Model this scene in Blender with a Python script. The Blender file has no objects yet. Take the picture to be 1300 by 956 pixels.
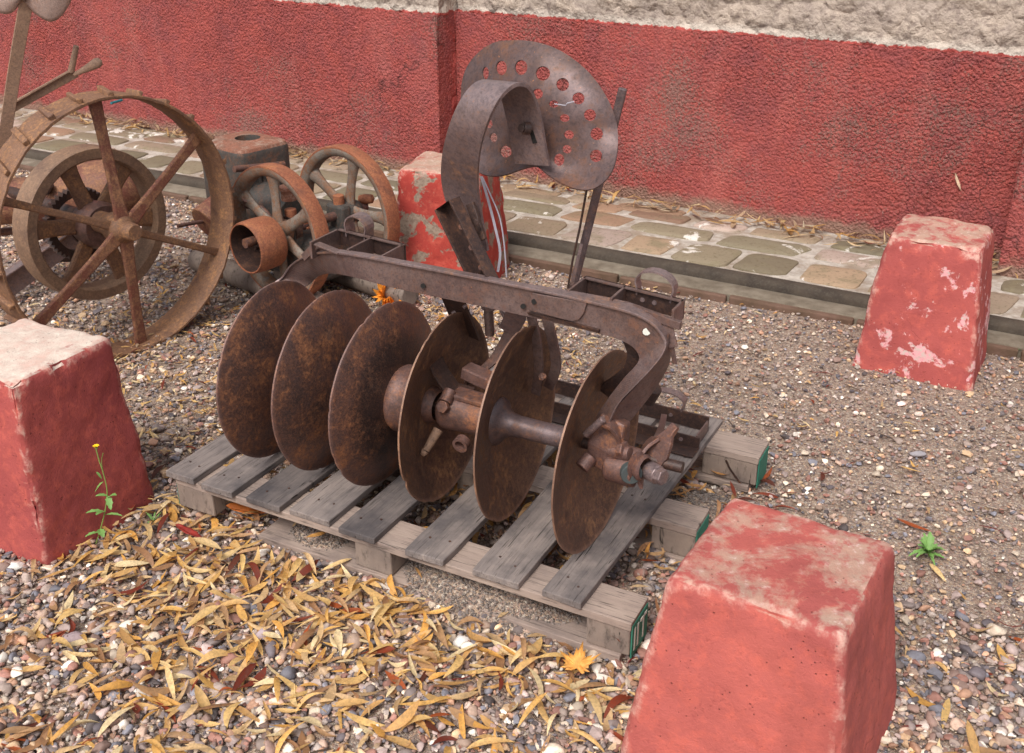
import bpy, bmesh, math, random
import numpy as np
from mathutils import Vector, Matrix, noise, geometry
R = math.radians
scene = bpy.context.scene
COL = scene.collection
rng = np.random.default_rng(7); random.seed(7)

# ------------------------------------------------------------------ camera, sky, sun, exposure
CAM_H, FPX, PITCH = 1.6, 1355.0, math.atan(613/1355.0)
cam_d = bpy.data.cameras.new('camera'); cam = bpy.data.objects.new('camera', cam_d); COL.objects.link(cam)
cam.location = (0, 0, CAM_H); cam.rotation_euler = (math.pi/2-PITCH, 0, 0)
cam_d.sensor_width = 36; cam_d.lens = 36*FPX/1300; cam_d.shift_y = -44.5/1300
cam_d.clip_start = .05; cam_d.clip_end = 500
cam_d.dof.use_dof = True; cam_d.dof.focus_distance = 2.75; cam_d.dof.aperture_fstop = 11
scene.camera = cam
w = bpy.data.worlds.new('World'); scene.world = w; w.use_nodes = True
nt = w.node_tree; bg = nt.nodes['Background']; sky = nt.nodes.new('ShaderNodeTexSky')
SUN_EL, SUN_AZ = R(52), R(207)      # compass-like azimuth, clockwise from +Y : light from behind left of the camera
sky.sky_type = 'NISHITA'; sky.sun_disc = False; sky.sun_elevation = SUN_EL; sky.sun_rotation = SUN_AZ
sky.dust_density = 4.0; sky.air_density = 1.0; sky.ozone_density = 1.0
hs = nt.nodes.new('ShaderNodeHueSaturation'); hs.inputs['Saturation'].default_value = .3
nt.links.new(sky.outputs[0], hs.inputs['Color']); nt.links.new(hs.outputs[0], bg.inputs[0]); bg.inputs[1].default_value = .13
sd = bpy.data.lights.new('sun', 'SUN'); sun = bpy.data.objects.new('sun', sd); COL.objects.link(sun)
sd.energy = 1.5; sd.angle = R(22); sd.color = (1, .95, .88)
sv = Vector((math.sin(SUN_AZ)*math.cos(SUN_EL), math.cos(SUN_AZ)*math.cos(SUN_EL), math.sin(SUN_EL)))
sun.rotation_euler = sv.to_track_quat('Z', 'Y').to_euler()
scene.view_settings.view_transform = 'Standard'; scene.view_settings.look = 'None'
scene.view_settings.exposure = 0.6; scene.view_settings.gamma = 1
try: scene.view_settings.use_curve_mapping = False
except Exception: pass

# ------------------------------------------------------------------ helpers
def lin(r, g, b):
    f = lambda c: (c/255/12.92) if c/255 <= .04045 else ((c/255+.055)/1.055)**2.4
    return (f(r), f(g), f(b), 1)
def ray(px, py):
    x = (px-650)/FPX; y = -(py-433.5)/FPX; c, s = math.cos(PITCH), math.sin(PITCH)
    return Vector((x, c+s*y, -s+c*y))
def G(px, py, z=0):                                   # world point at height z seen along a sight line
    d = ray(px, py); t = (z-CAM_H)/d.z; return Vector((0, 0, CAM_H))+t*d
O = Vector((-.24, 2.37, .13)); TH = R(-27.5)          # frame shared by the harrow and the pallet
U = Vector((math.cos(TH), math.sin(TH), 0)); V = Vector((-math.sin(TH), math.cos(TH), 0))
def Lv(px, py, v=0):
    d = ray(px, py); c = Vector((0, 0, CAM_H))-O; t = (v-c.dot(V))/d.dot(V); p = c+t*d
    return Vector((p.dot(U), p.dot(V), p.z))
def Lz(px, py, z=0):
    d = ray(px, py); c = Vector((0, 0, CAM_H))-O; t = (z-c.z)/d.z; p = c+t*d
    return Vector((p.dot(U), p.dot(V), p.z))

def frame_of(d, up=(0, 0, 1)):
    d = Vector(d).normalized(); up = Vector(up)
    if abs(d.dot(up)) > .98: up = Vector((1, 0, 0))
    x = up.cross(d).normalized(); y = d.cross(x).normalized()
    return x, y, d
class MB:
    def __init__(s): s.v = []; s.f = []; s.sm = []
    def add(s, vs, fs, smooth=False):
        b = len(s.v); s.v += [tuple(v) for v in vs]; s.f += [tuple(b+i for i in f) for f in fs]; s.sm += [smooth]*len(fs); return s
    def box(s, c, size, rot=None):
        c = Vector(c); hx, hy, hz = [a/2 for a in size]
        vs = [Vector((x, y, z)) for z in (-hz, hz) for x, y in ((-hx, -hy), (hx, -hy), (hx, hy), (-hx, hy))]
        if rot is not None: vs = [rot @ v for v in vs]
        return s.add([c+v for v in vs], [(3, 2, 1, 0), (4, 5, 6, 7), (0, 1, 5, 4), (1, 2, 6, 5), (2, 3, 7, 6), (3, 0, 4, 7)])
    def bar(s, p0, p1, w, t, wdir=(0, 0, 1)):         # rectangular bar, w along wdir, t across
        p0, p1 = Vector(p0), Vector(p1); d = (p1-p0).normalized(); wd = Vector(wdir); wd = (wd-wd.dot(d)*d).normalized(); td = d.cross(wd)
        vs = []
        for p in (p0, p1):
            for a, b in ((-1, -1), (1, -1), (1, 1), (-1, 1)): vs.append(p+wd*(a*w/2)+td*(b*t/2))
        return s.add(vs, [(0, 1, 2, 3), (7, 6, 5, 4), (1, 0, 4, 5), (2, 1, 5, 6), (3, 2, 6, 7), (0, 3, 7, 4)])
    def cyl(s, p0, p1, r0, r1=None, n=20, smooth=True):
        r1 = r0 if r1 is None else r1; p0, p1 = Vector(p0), Vector(p1); x, y, d = frame_of(p1-p0)
        vs = [p+(x*math.cos(2*math.pi*i/n)+y*math.sin(2*math.pi*i/n))*r for p, r in ((p0, r0), (p1, r1)) for i in range(n)]
        s.add(vs, [(i, (i+1) % n, n+(i+1) % n, n+i) for i in range(n)], smooth)
        b = len(s.v)-2*n
        s.f += [tuple(b+i for i in reversed(range(n))), tuple(b+n+i for i in range(n))]; s.sm += [False, False]; return s
    def lathe(s, prof, o, d, n=48, closed=False, jit=None):    # prof: (along, radius)
        o = Vector(o); x, y, d = frame_of(d); vs = []
        for k, (a, r) in enumerate(prof):
            for i in range(n):
                an = 2*math.pi*i/n; rr = r*(1+(jit(an, k) if jit else 0)); vs.append(o+d*a+(x*math.cos(an)+y*math.sin(an))*rr)
        m = len(prof); fs = []
        for k in range(m if closed else m-1):
            k2 = (k+1) % m
            for i in range(n): fs.append((k*n+i, k*n+(i+1) % n, k2*n+(i+1) % n, k2*n+i))
        return s.add(vs, fs, True)
    def sweep(s, path, sec, updirs, smooth=False, caps=True):  # sec: closed list (a,b) : a along up, b along side
        n = len(sec); vs = []; P = [Vector(p) for p in path]
        for k, p in enumerate(P):
            t = (P[min(k+1, len(P)-1)]-P[max(k-1, 0)]).normalized()
            up = Vector(updirs[k] if isinstance(updirs, list) else updirs); up = (up-up.dot(t)*t).normalized(); sd_ = t.cross(up)
            sc = sec[k] if isinstance(sec[0], list) else sec; n = len(sc)
            for a, b in sc: vs.append(p+up*a+sd_*b)
        fs = []
        for k in range(len(P)-1):
            for i in range(n): fs.append((k*n+i, k*n+(i+1) % n, (k+1)*n+(i+1) % n, (k+1)*n+i))
        s.add(vs, fs, smooth)
        if caps:
            b = len(s.v)-len(P)*n; s.f += [tuple(b+i for i in reversed(range(n))), tuple(b+(len(P)-1)*n+i for i in range(n))]; s.sm += [False, False]
        return s
    def tube(s, path, r, n=10):
        sec = [(r*math.cos(2*math.pi*i/n), r*math.sin(2*math.pi*i/n)) for i in range(n)]
        P = [Vector(p) for p in path]; t = (P[-1]-P[0]).normalized(); up = Vector((0, 0, 1)) if abs(t.z) < .9 else Vector((.3, 1, 0))
        return s.sweep(path, sec, up, smooth=True)
    def hexnut(s, c, d, r, h): c = Vector(c); d = Vector(d).normalized(); return s.cyl(c, c+d*h, r, r*.96, n=6, smooth=False)
    def build(s, name, m, parent=None, bevel=0, sub=0, rough=0):
        me = bpy.data.meshes.new(name); me.from_pydata(s.v, [], s.f)
        me.polygons.foreach_set('use_smooth', s.sm); me.update()
        bm = bmesh.new(); bm.from_mesh(me); bmesh.ops.recalc_face_normals(bm, faces=bm.faces)
        if rough:
            for v_ in bm.verts:
                q = v_.co*37; v_.co += Vector((noise.noise(q), noise.noise(q+Vector((9, 0, 0))), noise.noise(q+Vector((0, 9, 0)))))*rough
        for e_ in bm.edges:
            if len(e_.link_faces) == 2 and e_.calc_face_angle(0) > .75: e_.smooth = False
        bm.to_mesh(me); bm.free()
        o = bpy.data.objects.new(name, me); COL.objects.link(o)
        if m: me.materials.append(m)
        if parent: o.parent = parent
        if bevel:
            b = o.modifiers.new('bevel', 'BEVEL'); b.width = bevel; b.segments = 2; b.limit_method = 'ANGLE'; b.angle_limit = R(38); b.harden_normals = False
        if sub:
            q = o.modifiers.new('sub', 'SUBSURF'); q.levels = q.render_levels = sub
        return o
def spline(pts, n=8):
    P = [Vector(p) for p in pts]; out = []
    for i in range(len(P)-1):
        p0 = P[max(i-1, 0)]; p1 = P[i]; p2 = P[i+1]; p3 = P[min(i+2, len(P)-1)]
        for k in range(n):
            t = k/n; out.append(.5*((2*p1)+(-p0+p2)*t+(2*p0-5*p1+4*p2-p3)*t*t+(-p0+3*p1-3*p2+p3)*t**3))
    out.append(P[-1]); return out
def thing(name, label, cat, loc=(0, 0, 0), rotz=0, group=None):
    o = bpy.data.objects.new(name, None); COL.objects.link(o); o.location = loc; o.rotation_euler = (0, 0, rotz); o.empty_display_size = .1
    o['label'] = label; o['category'] = cat
    if group: o['group'] = group
    return o
def tag(o, label=None, cat=None, group=None, kind=None):
    if label: o['label'] = label
    if cat: o['category'] = cat
    if group: o['group'] = group
    if kind: o['kind'] = kind
    return o

# ------------------------------------------------------------------ materials
class NT:
    def __init__(s, name):
        s.m = bpy.data.materials.new(name); s.m.use_nodes = True; s.t = s.m.node_tree; s.b = s.t.nodes['Principled BSDF']
        s.out = s.t.nodes['Material Output']; s.pos = s.t.nodes.new('ShaderNodeNewGeometry').outputs['Position']
    def link(s, a, b): s.t.links.new(a, b)
    def n(s, typ, **kw):
        o = s.t.nodes.new(typ)
        for k, v_ in kw.items():
            if k in o.inputs: 
                if hasattr(v_, 'is_linked') or isinstance(v_, bpy.types.NodeSocket): s.link(v_, o.inputs[k])
                else: o.inputs[k].default_value = v_
            else: setattr(o, k, v_)
        return o
    def noise(s, scale, detail=4, rough=.6, vec=None, dist=0):
        o = s.t.nodes.new('ShaderNodeTexNoise'); o.inputs['Scale'].default_value = scale; o.inputs['Detail'].default_value = detail
        o.inputs['Roughness'].default_value = rough; o.inputs['Distortion'].default_value = dist; s.link(vec or s.pos, o.inputs['Vector']); return o.outputs[0]
    def voro(s, scale, feature='F1', vec=None, out=0):
        o = s.t.nodes.new('ShaderNodeTexVoronoi'); o.feature = feature; o.inputs['Scale'].default_value = scale; s.link(vec or s.pos, o.inputs['Vector']); return o.outputs[out]
    def ramp(s, fac, stops, mode='LINEAR'):
        o = s.t.nodes.new('ShaderNodeValToRGB'); s.link(fac, o.inputs[0]); e = o.color_ramp.elements; o.color_ramp.interpolation = mode
        while len(e) < len(stops): e.new(.5)
        for el, (p, c) in zip(e, stops):
            el.position = p; el.color = c if not isinstance(c, (int, float)) else (c, c, c, 1)
        return o.outputs[0]
    def mix(s, fac, a, b, blend='MIX'):
        o = s.t.nodes.new('ShaderNodeMix'); o.data_type = 'RGBA'; o.blend_type = blend
        for sock, val in ((o.inputs[0], fac), (o.inputs[6], a), (o.inputs[7], b)):
            if isinstance(val, bpy.types.NodeSocket): s.link(val, sock)
            else: sock.default_value = val
        return o.outputs[2]
    def math(s, op, a, b=0, c=None):
        o = s.t.nodes.new('ShaderNodeMath'); o.operation = op
        for i, val in enumerate((a, b) if c is None else (a, b, c)):
            if isinstance(val, bpy.types.NodeSocket): s.link(val, o.inputs[i])
            else: o.inputs[i].default_value = val
        return o.outputs[0]
    def bump(s, h, dist=.002, strength=1, prev=None):
        o = s.t.nodes.new('ShaderNodeBump'); o.inputs['Distance'].default_value = dist; o.inputs['Strength'].default_value = strength
        s.link(h, o.inputs['Height']); 
        if prev: s.link(prev, o.inputs['Normal'])
        s.link(o.outputs[0], s.b.inputs['Normal']); return o.outputs[0]
    def fin(s, col, rough=.8, metal=0, spec=.5):
        for k, val in (('Base Color', col), ('Roughness', rough), ('Metallic', metal), ('Specular IOR Level', spec)):
            if isinstance(val, bpy.types.NodeSocket): s.link(val, s.b.inputs[k])
            else: s.b.inputs[k].default_value = val
        return s.m
def cracks(k, scale, width, thr):
    nc_ = k.t.nodes.new('ShaderNodeTexNoise'); nc_.inputs['Scale'].default_value = scale*3; nc_.inputs['Detail'].default_value = 6; k.link(k.pos, nc_.inputs['Vector'])
    jv = k.t.nodes.new('ShaderNodeVectorMath'); jv.operation = 'MULTIPLY_ADD'; k.link(nc_.outputs['Color'], jv.inputs[0]); jv.inputs[1].default_value = (.5/scale,)*3; k.link(k.pos, jv.inputs[2])
    d = k.voro(scale, 'DISTANCE_TO_EDGE', jv.outputs[0]); return k.math('MULTIPLY', k.ramp(d, [(0, 1), (width, 0)]), k.ramp(k.noise(scale*.8, 3, .5), [(thr, 0), (thr+.06, 1)]))
M = {}
def rusty(name, a, b, c, amt=.5, scale=14, rough=.55, metal=.35, bump=.0012, dark=None, speck=True, edge=0, band=None):
    k = NT(name)
    n1 = k.noise(scale, 8, .68, dist=.3); n2 = k.noise(scale*5, 6, .7); n3 = k.noise(scale*22, 4, .7)
    nb = k.noise(scale*9, 5, .75)
    f = k.ramp(n1, [(.34, 0), (.62, 1)]); col = k.mix(f, a, b)
    f2 = k.ramp(k.mix(.45, n1, n2), [(.56-.12*amt, 0), (.66-.1*amt, 1)])
    col = k.mix(k.math('MULTIPLY', f2, .85), col, c)
    if dark:
        n4 = k.noise(scale*.6, 5, .7, dist=.6); col = k.mix(k.math('MULTIPLY', k.ramp(n4, [(.52, 0), (.66, 1)]), .7), col, dark)
    col = k.mix(k.ramp(nb, [(.42, .38), (.52, 0)]), col, (a[0]*.35, a[1]*.34, a[2]*.36, 1)); col = k.mix(k.ramp(nb, [(.54, 0), (.66, .45)]), col, c)
    n5 = k.noise(scale*16, 3, .8)
    if speck: col = k.mix(k.ramp(n5, [(.66, 0), (.72, .8)]), col, lin(176, 118, 78))
    col = k.mix(k.ramp(n3, [(.3, .45), (.5, 0)]), col, (.012, .009, .008, 1))
    nr = k.t.nodes.new('ShaderNodeNewGeometry'); ed = k.ramp(k.math('ADD', nr.outputs['Pointiness'], k.math('MULTIPLY', k.math('SUBTRACT', n2, .5), .06)), [(.535, 0), (.58, edge)])
    col = k.mix(ed, col, (min(1, a[0]*2.3+.05), min(1, a[1]*2.3+.05), min(1, a[2]*2.3+.05), 1))
    if band:
        tc = k.t.nodes.new('ShaderNodeTexCoord').outputs['Object']; vs_ = k.t.nodes.new('ShaderNodeVectorMath'); vs_.operation = 'SUBTRACT'; k.link(tc, vs_.inputs[0]); vs_.inputs[1].default_value = band
        ml = k.t.nodes.new('ShaderNodeVectorMath'); ml.operation = 'MULTIPLY'; k.link(vs_.outputs[0], ml.inputs[0]); ml.inputs[1].default_value = (0, 1, 1)
        ln = k.t.nodes.new('ShaderNodeVectorMath'); ln.operation = 'LENGTH'; k.link(ml.outputs[0], ln.inputs[0])
        rr = k.math('ADD', ln.outputs['Value'], k.math('MULTIPLY', k.math('SUBTRACT', n2, .5), .05))
        bm = k.ramp(rr, [(.09, 1), (.145, 1), (.185, 0)]); col = k.mix(k.math('MULTIPLY', bm, k.ramp(n3, [(.35, .95), (.62, .45)])), col, lin(40, 38, 40))
    h = k.mix(.5, n2, n3); k.bump(h, bump, .9)
    r = k.math('MULTIPLY_ADD', f2, .25, rough)
    return k.fin(col, r, k.math('SUBTRACT', metal, k.math('MULTIPLY', f2, metal)), .5)
M['disc'] = rusty('rusted_disc_steel', lin(100, 78, 74), lin(122, 84, 68), lin(154, 100, 64), .5, 17, .42, .4, dark=lin(70, 60, 60), edge=.25)
M['disc_band'] = rusty('dark_banded_disc_steel', lin(100, 78, 74), lin(122, 84, 68), lin(154, 100, 64), .5, 17, .42, .4, dark=lin(70, 60, 60), band=(0, -.01, .238), edge=.25)
M['disc_in'] = rusty('worn_disc_steel', lin(120, 90, 74), lin(98, 72, 62), lin(150, 108, 74), .6, 12, .42, .4, dark=lin(74, 56, 52), edge=.25)
M['beam'] = rusty('weathered_beam_steel', lin(128, 108, 104), lin(104, 82, 76), lin(118, 78, 58), .2, 9, .45, .35, .0008, dark=lin(92, 70, 68))
M['hub'] = rusty('rusty_cast_hub', lin(124, 96, 90), lin(104, 74, 66), lin(150, 96, 62), .4, 17, .5, .3, dark=lin(62, 48, 45))
M['spool'] = rusty('greyish_spool_steel', lin(122, 106, 108), lin(98, 80, 78), lin(134, 92, 70), .25, 16, .42, .4, .0008, dark=lin(72, 62, 64))
M['dark'] = rusty('dark_rusty_iron', lin(58, 44, 42), lin(74, 54, 48), lin(104, 68, 46), .3, 13, .5, .2)
M['seat'] = rusty('purple_brown_seat_steel', lin(112, 94, 94), lin(90, 70, 66), lin(106, 68, 48), .45, 6, .5, .4, .0006, dark=lin(86, 64, 56))
M['spring'] = rusty('pale_spring_steel', lin(140, 122, 122), lin(122, 102, 98), lin(148, 106, 80), .2, 8, .42, .4, .0006)
M['orange'] = rusty('orange_rust', lin(140, 80, 54), lin(152, 94, 66), lin(172, 112, 72), .3, 14, .75, 0, dark=lin(98, 62, 50))
M['greyiron'] = rusty('grey_painted_iron', lin(132, 122, 112), lin(112, 98, 86), lin(134, 90, 62), .8, 14, .7, 0, dark=lin(92, 76, 66))
M['wheel'] = rusty('brown_wheel_iron', lin(136, 100, 76), lin(108, 76, 58), lin(170, 124, 84), .6, 18, .65, .1, .0018, dark=lin(86, 60, 52))
M['fly'] = rusty('brown_flywheel_iron', lin(146, 116, 92), lin(122, 94, 76), lin(158, 124, 96), .3, 10, .65, .05, dark=lin(100, 76, 64), speck=False)
M['spoke'] = rusty('reddish_spoke_iron', lin(122, 68, 54), lin(110, 76, 60), lin(164, 118, 84), .7, 18, .6, .1)
M['tan'] = rusty('tan_faded_iron', lin(156, 126, 104), lin(142, 110, 92), lin(168, 134, 106), .3, 10, .7, 0, speck=False)
M['pinkseat'] = rusty('faded_pink_seat', lin(188, 164, 154), lin(172, 146, 136), lin(160, 120, 96), .1, 12, .6, 0, speck=False)
M['engine'] = rusty('grey_engine_iron', lin(88, 84, 80), lin(72, 67, 63), lin(128, 84, 60), .3, 7, .6, .1, dark=lin(58, 54, 52))
M['enginetop'] = rusty('rusty_engine_top', lin(150, 96, 76), lin(134, 84, 62), lin(176, 154, 138), .5, 12, .7, 0, dark=lin(110, 84, 70))
def simple(name, c, rough=.7, metal=0, bump=0):
    k = NT(name); n1 = k.noise(60, 4, .6)
    if bump: k.bump(n1, bump)
    return k.fin(k.mix(k.ramp(n1, [(.35, .25), (.6, 0)]), c, (c[0]*.5, c[1]*.5, c[2]*.5, 1)), rough, metal)
M['green_plug'] = simple('grey_green_plug', lin(70, 78, 78), .5)
M['wire'] = simple('white_strap', lin(172, 168, 178), .4)
M['paint'] = simple('green_paint', lin(44, 118, 98), .7, 0, .001)
M['white'] = simple('white_paint', lin(205, 205, 195), .8)
M['leafgreen'] = simple('leaf_green', lin(112, 150, 78), .6)
M['yellow'] = simple('petal_yellow', lin(240, 200, 20), .6)
M['stem'] = simple('stem_green', lin(122, 140, 70), .6)
M['tealpaint'] = simple('teal_paint', lin(40, 110, 120), .7)

def wood(name, axis_vec, a, b, c):
    k = NT(name); tc = k.t.nodes.new('ShaderNodeTexCoord').outputs['Object']
    mp = k.n('ShaderNodeMapping'); k.link(tc, mp.inputs[0]); mp.inputs['Scale'].default_value = axis_vec; v_ = mp.outputs[0]
    g = k.noise(1, 6, .65, v_, .4); g2 = k.noise(4, 4, .7, v_); n1 = k.noise(7, 5, .6); n2 = k.noise(160, 3, .7)
    col = k.mix(k.ramp(g, [(.32, 0), (.66, 1)]), a, b)
    col = k.mix(k.ramp(n1, [(.42, 0), (.64, .9)]), col, c); ck = k.noise(2.2, 3, .5, v_, .8); col = k.mix(k.ramp(ck, [(.30, .9), (.335, 0)]), col, lin(38, 33, 30))
    col = k.mix(k.ramp(g2, [(.30, .75), (.46, 0)]), col, lin(54, 48, 44))
    kn = k.voro(9); col = k.mix(k.ramp(kn, [(.05, .8), (.09, 0)]), col, lin(40, 34, 30))
    k.bump(k.mix(.3, k.mix(.5, g, g2), n2), .0025, .9)
    return k.fin(col, .85, 0, .25)
M['deck'] = wood('weathered_deck_wood', (60, 3, 30), lin(116, 107, 104), lin(142, 130, 124), lin(84, 79, 80))
M['deckdark'] = wood('darker_deck_wood', (60, 3, 30), lin(96, 89, 88), lin(118, 108, 104), lin(72, 68, 70))
M['stringer'] = wood('pale_stringer_wood', (3, 60, 30), lin(168, 150, 138), lin(150, 132, 122), lin(126, 112, 106))
M['block'] = wood('block_wood', (14, 14, 5), lin(150, 134, 122), lin(134, 118, 108), lin(110, 98, 92))

RED = lin(172, 68, 64)
def stucco():
    k = NT('red_stucco'); n1 = k.noise(95, 5, .62, dist=.2); n2 = k.noise(3.2, 5, .6, dist=.5); n3 = k.noise(240, 3, .7); vr = k.voro(60)
    n4 = k.noise(13, 6, .75)
    col = k.mix(k.ramp(n2, [(.35, 0), (.65, 1)]), lin(154, 78, 74), lin(140, 76, 76))
    col = k.mix(k.ramp(n4, [(.4, 0), (.62, .45)]), col, lin(176, 86, 74))
    # bare grey render where the paint has worn off the rough coat, stronger toward the top edge
    wear = k.mix(.5, k.noise(2.1, 4, .6), n1)
    col = k.mix(k.ramp(wear, [(.53, 0), (.6, .8)]), col, lin(128, 100, 92))
    col = k.mix(k.ramp(k.mix(.35, k.noise(30, 4, .8), n3), [(.66, 0), (.69, .9)]), col, lin(205, 178, 168))
    mpn = k.n('ShaderNodeMapping'); k.link(k.pos, mpn.inputs[0]); mpn.inputs['Scale'].default_value = (4, 4, .8); dr = k.noise(1.6, 6, .7, mpn.outputs[0], .5)
    col = k.mix(k.ramp(dr, [(.52, 0), (.72, .4)]), col, lin(176, 108, 100)); dr2 = k.noise(2.3, 6, .75, mpn.outputs[0], .8); col = k.mix(k.ramp(dr2, [(.56, 0), (.74, .45)]), col, lin(112, 58, 58))
    ck = cracks(k, 1.5, .008, .50); col = k.mix(k.math('MULTIPLY', ck, .7), col, lin(80, 52, 50))
    z = k.n('ShaderNodeSeparateXYZ'); k.link(k.pos, z.inputs[0])
    base = k.math('ADD', z.outputs[2], k.math('MULTIPLY', k.noise(14, 4, .7), -.14))
    col = k.mix(k.ramp(base, [(.02, .9), (.065, 0)]), col, lin(140, 112, 98))
    jv = k.t.nodes.new('ShaderNodeVectorMath'); jv.operation = 'MULTIPLY_ADD'; nc_ = k.t.nodes.new('ShaderNodeTexNoise'); nc_.inputs['Scale'].default_value = 45; nc_.inputs['Detail'].default_value = 4; k.link(k.pos, nc_.inputs['Vector']); k.link(nc_.outputs['Color'], jv.inputs[0]); jv.inputs[1].default_value = (.011, .011, .011); k.link(k.pos, jv.inputs[2])
    vr = k.voro(72, vec=jv.outputs[0]); vr2 = k.voro(150, vec=jv.outputs[0]); amp = k.ramp(k.noise(1.3, 3, .5), [(.3, .45), (.65, 1)])
    h = k.mix(.3, k.math('SUBTRACT', 1, vr), k.math('SUBTRACT', 1, vr2)); h = k.mix(.35, h, n1); h = k.math('MULTIPLY', h, amp); k.bump(k.mix(.2, h, n3), .016, 1)
    d = k.t.nodes.new('ShaderNodeDisplacement'); d.inputs['Scale'].default_value = .03; d.inputs['Midlevel'].default_value = .5
    k.link(k.mix(.4, h, k.noise(7, 4, .6)), d.inputs['Height']); k.link(d.outputs[0], k.out.inputs['Displacement'])
    k.m.displacement_method = 'BOTH'; return k.fin(col, .9, 0, .2)
M['stucco'] = stucco()
def adobe():
    k = NT('grey_mud_plaster'); n1 = k.noise(7, 6, .62, dist=.2); n2 = k.noise(30, 4, .6); n3 = k.noise(140, 3, .7); jv = k.t.nodes.new('ShaderNodeVectorMath'); jv.operation = 'MULTIPLY_ADD'; nc_ = k.t.nodes.new('ShaderNodeTexNoise'); nc_.inputs['Scale'].default_value = 9; nc_.inputs['Detail'].default_value = 4; k.link(k.pos, nc_.inputs['Vector']); k.link(nc_.outputs['Color'], jv.inputs[0]); jv.inputs[1].default_value = (.12, .12, .12); k.link(k.pos, jv.inputs[2]); vr = k.voro(11, vec=jv.outputs[0])
    col = k.mix(k.ramp(n1, [(.35, 0), (.65, 1)]), lin(156, 142, 132), lin(180, 164, 150))
    col = k.mix(k.ramp(n2, [(.36, .6), (.5, 0)]), col, lin(118, 104, 98))
    z = k.n('ShaderNodeSeparateXYZ'); k.link(k.pos, z.inputs[0])
    zz = k.math('ADD', z.outputs[2], k.math('MULTIPLY', n2, -.04))
    col = k.mix(k.ramp(zz, [(.885, .8), (.91, 0)]), col, lin(196, 184, 172))
    # the far left panel above the rough coat is painted smooth red
    ze = k.math('ADD', z.outputs[2], k.math('MULTIPLY', k.noise(26, 5, .7), -.05)); col = k.mix(k.ramp(ze, [(.868, 1), (.8685, 0)]), col, lin(164, 76, 70)); xx = k.math('LESS_THAN', z.outputs[0], -1.95); col = k.mix(xx, col, lin(172, 70, 62))
    h = k.mix(.4, k.math('SUBTRACT', 1, vr), n1); h = k.mix(.2, h, n2); k.bump(k.mix(.35, n2, n3), .008, .8)
    d = k.t.nodes.new('ShaderNodeDisplacement'); d.inputs['Scale'].default_value = .07; d.inputs['Midlevel'].default_value = .6
    k.link(k.mix(k.math('MULTIPLY', xx, .9), h, (.55, .55, .55, 1)), d.inputs['Height']); k.link(d.outputs[0], k.out.inputs['Displacement'])
    k.m.displacement_method = 'BOTH'; return k.fin(col, .92, 0, .2)
M['adobe'] = adobe()

def bollard_mat(name, red, topwear, sidewear, sidecol, scale=9, H=.45, thr=.5, pale=0):
    k = NT(name); tc = k.t.nodes.new('ShaderNodeTexCoord').outputs['Object']
    z = k.n('ShaderNodeSeparateXYZ'); k.link(tc, z.inputs[0])
    nr = k.t.nodes.new('ShaderNodeNewGeometry'); nz = k.n('ShaderNodeSeparateXYZ'); k.link(nr.outputs['True Normal'], nz.inputs[0])
    n1 = k.noise(scale, 8, .7, dist=.6); n2 = k.noise(70, 5, .7); n3 = k.noise(4, 4, .6); n4 = k.noise(230, 3, .7); n5 = k.noise(26, 6, .7, dist=.3)
    col = k.mix(k.ramp(n3, [(.38, 0), (.62, 1)]), red, (red[0]*.82, red[1]*.8, red[2]*.86, 1))
    col = k.mix(k.ramp(n5, [(.48, 0), (.66, .4)]), col, lin(212, 106, 88))
    col = k.mix(k.ramp(n2, [(.3, .35), (.42, 0)]), col, lin(110, 40, 40))
    top = k.ramp(k.math('ADD', nz.outputs[2], k.math('MULTIPLY', n2, .12)), [(.72, 0), (.9, 1)])
    tw = k.ramp(k.mix(.45, n1, n5), [(.50-topwear*.14, 0), (.60-topwear*.14, 1)])
    tcol = k.mix(n5, lin(196, 178, 160), lin(160, 150, 128)); tcol = k.mix(k.ramp(n2, [(.55, 0), (.65, .7)]), tcol, lin(222, 214, 204))
    tcol = k.mix(pale, tcol, lin(230, 222, 208)); col = k.mix(k.math('MULTIPLY', k.math('MULTIPLY', top, tw), k.ramp(n5, [(.25, .95), (.6, .6)])), col, tcol)
    # flaked patches low on the sides
    sw = k.ramp(k.mix(.3, k.noise(scale*1.4, 7, .62, dist=.4), n5), [(thr, 0), (thr+.025, 1)])
    sm = k.math('MULTIPLY', k.math('MULTIPLY', sw, sidewear), k.math('SUBTRACT', 1, top))
    col = k.mix(sm, col, k.mix(k.ramp(n2, [(.45, 0), (.6, 1)]), sidecol[0], sidecol[1]))
    pits = k.ramp(k.voro(75), [(.08, 1), (.14, 0)]); pits = k.math('MULTIPLY', pits, k.ramp(k.noise(20, 2, .5), [(.5, 0), (.56, 1)]))
    col = k.mix(k.math('MULTIPLY', pits, .6), col, lin(70, 34, 32))
    pt_ = k.ramp(k.math('ADD', nr.outputs['Pointiness'], k.math('MULTIPLY', k.math('SUBTRACT', n5, .5), .10)), [(.525, 0), (.55, .85)])
    col = k.mix(k.math('MULTIPLY', pt_, k.ramp(n2, [(.4, .2), (.6, 1)])), col, lin(206, 168, 154))
    ck = cracks(k, 4.0, .010, .60); col = k.mix(k.math('MULTIPLY', ck, .35), col, lin(110, 56, 50))
    st = k.noise(2.6, 6, .7, dist=.8); col = k.mix(k.ramp(st, [(.5, 0), (.7, .35)]), col, lin(120, 62, 56))
    h = k.mix(.5, k.mix(.45, n2, n4), k.noise(22, 5, .65)); h = k.math('SUBTRACT', h, k.math('MULTIPLY', pits, .5)); h = k.math('SUBTRACT', h, k.math('MULTIPLY', ck, .3)); h = k.math('SUBTRACT', h, k.math('MULTIPLY', sm, .12)); k.bump(h, .006, .9)
    return k.fin(col, .88, 0, .25)
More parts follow.
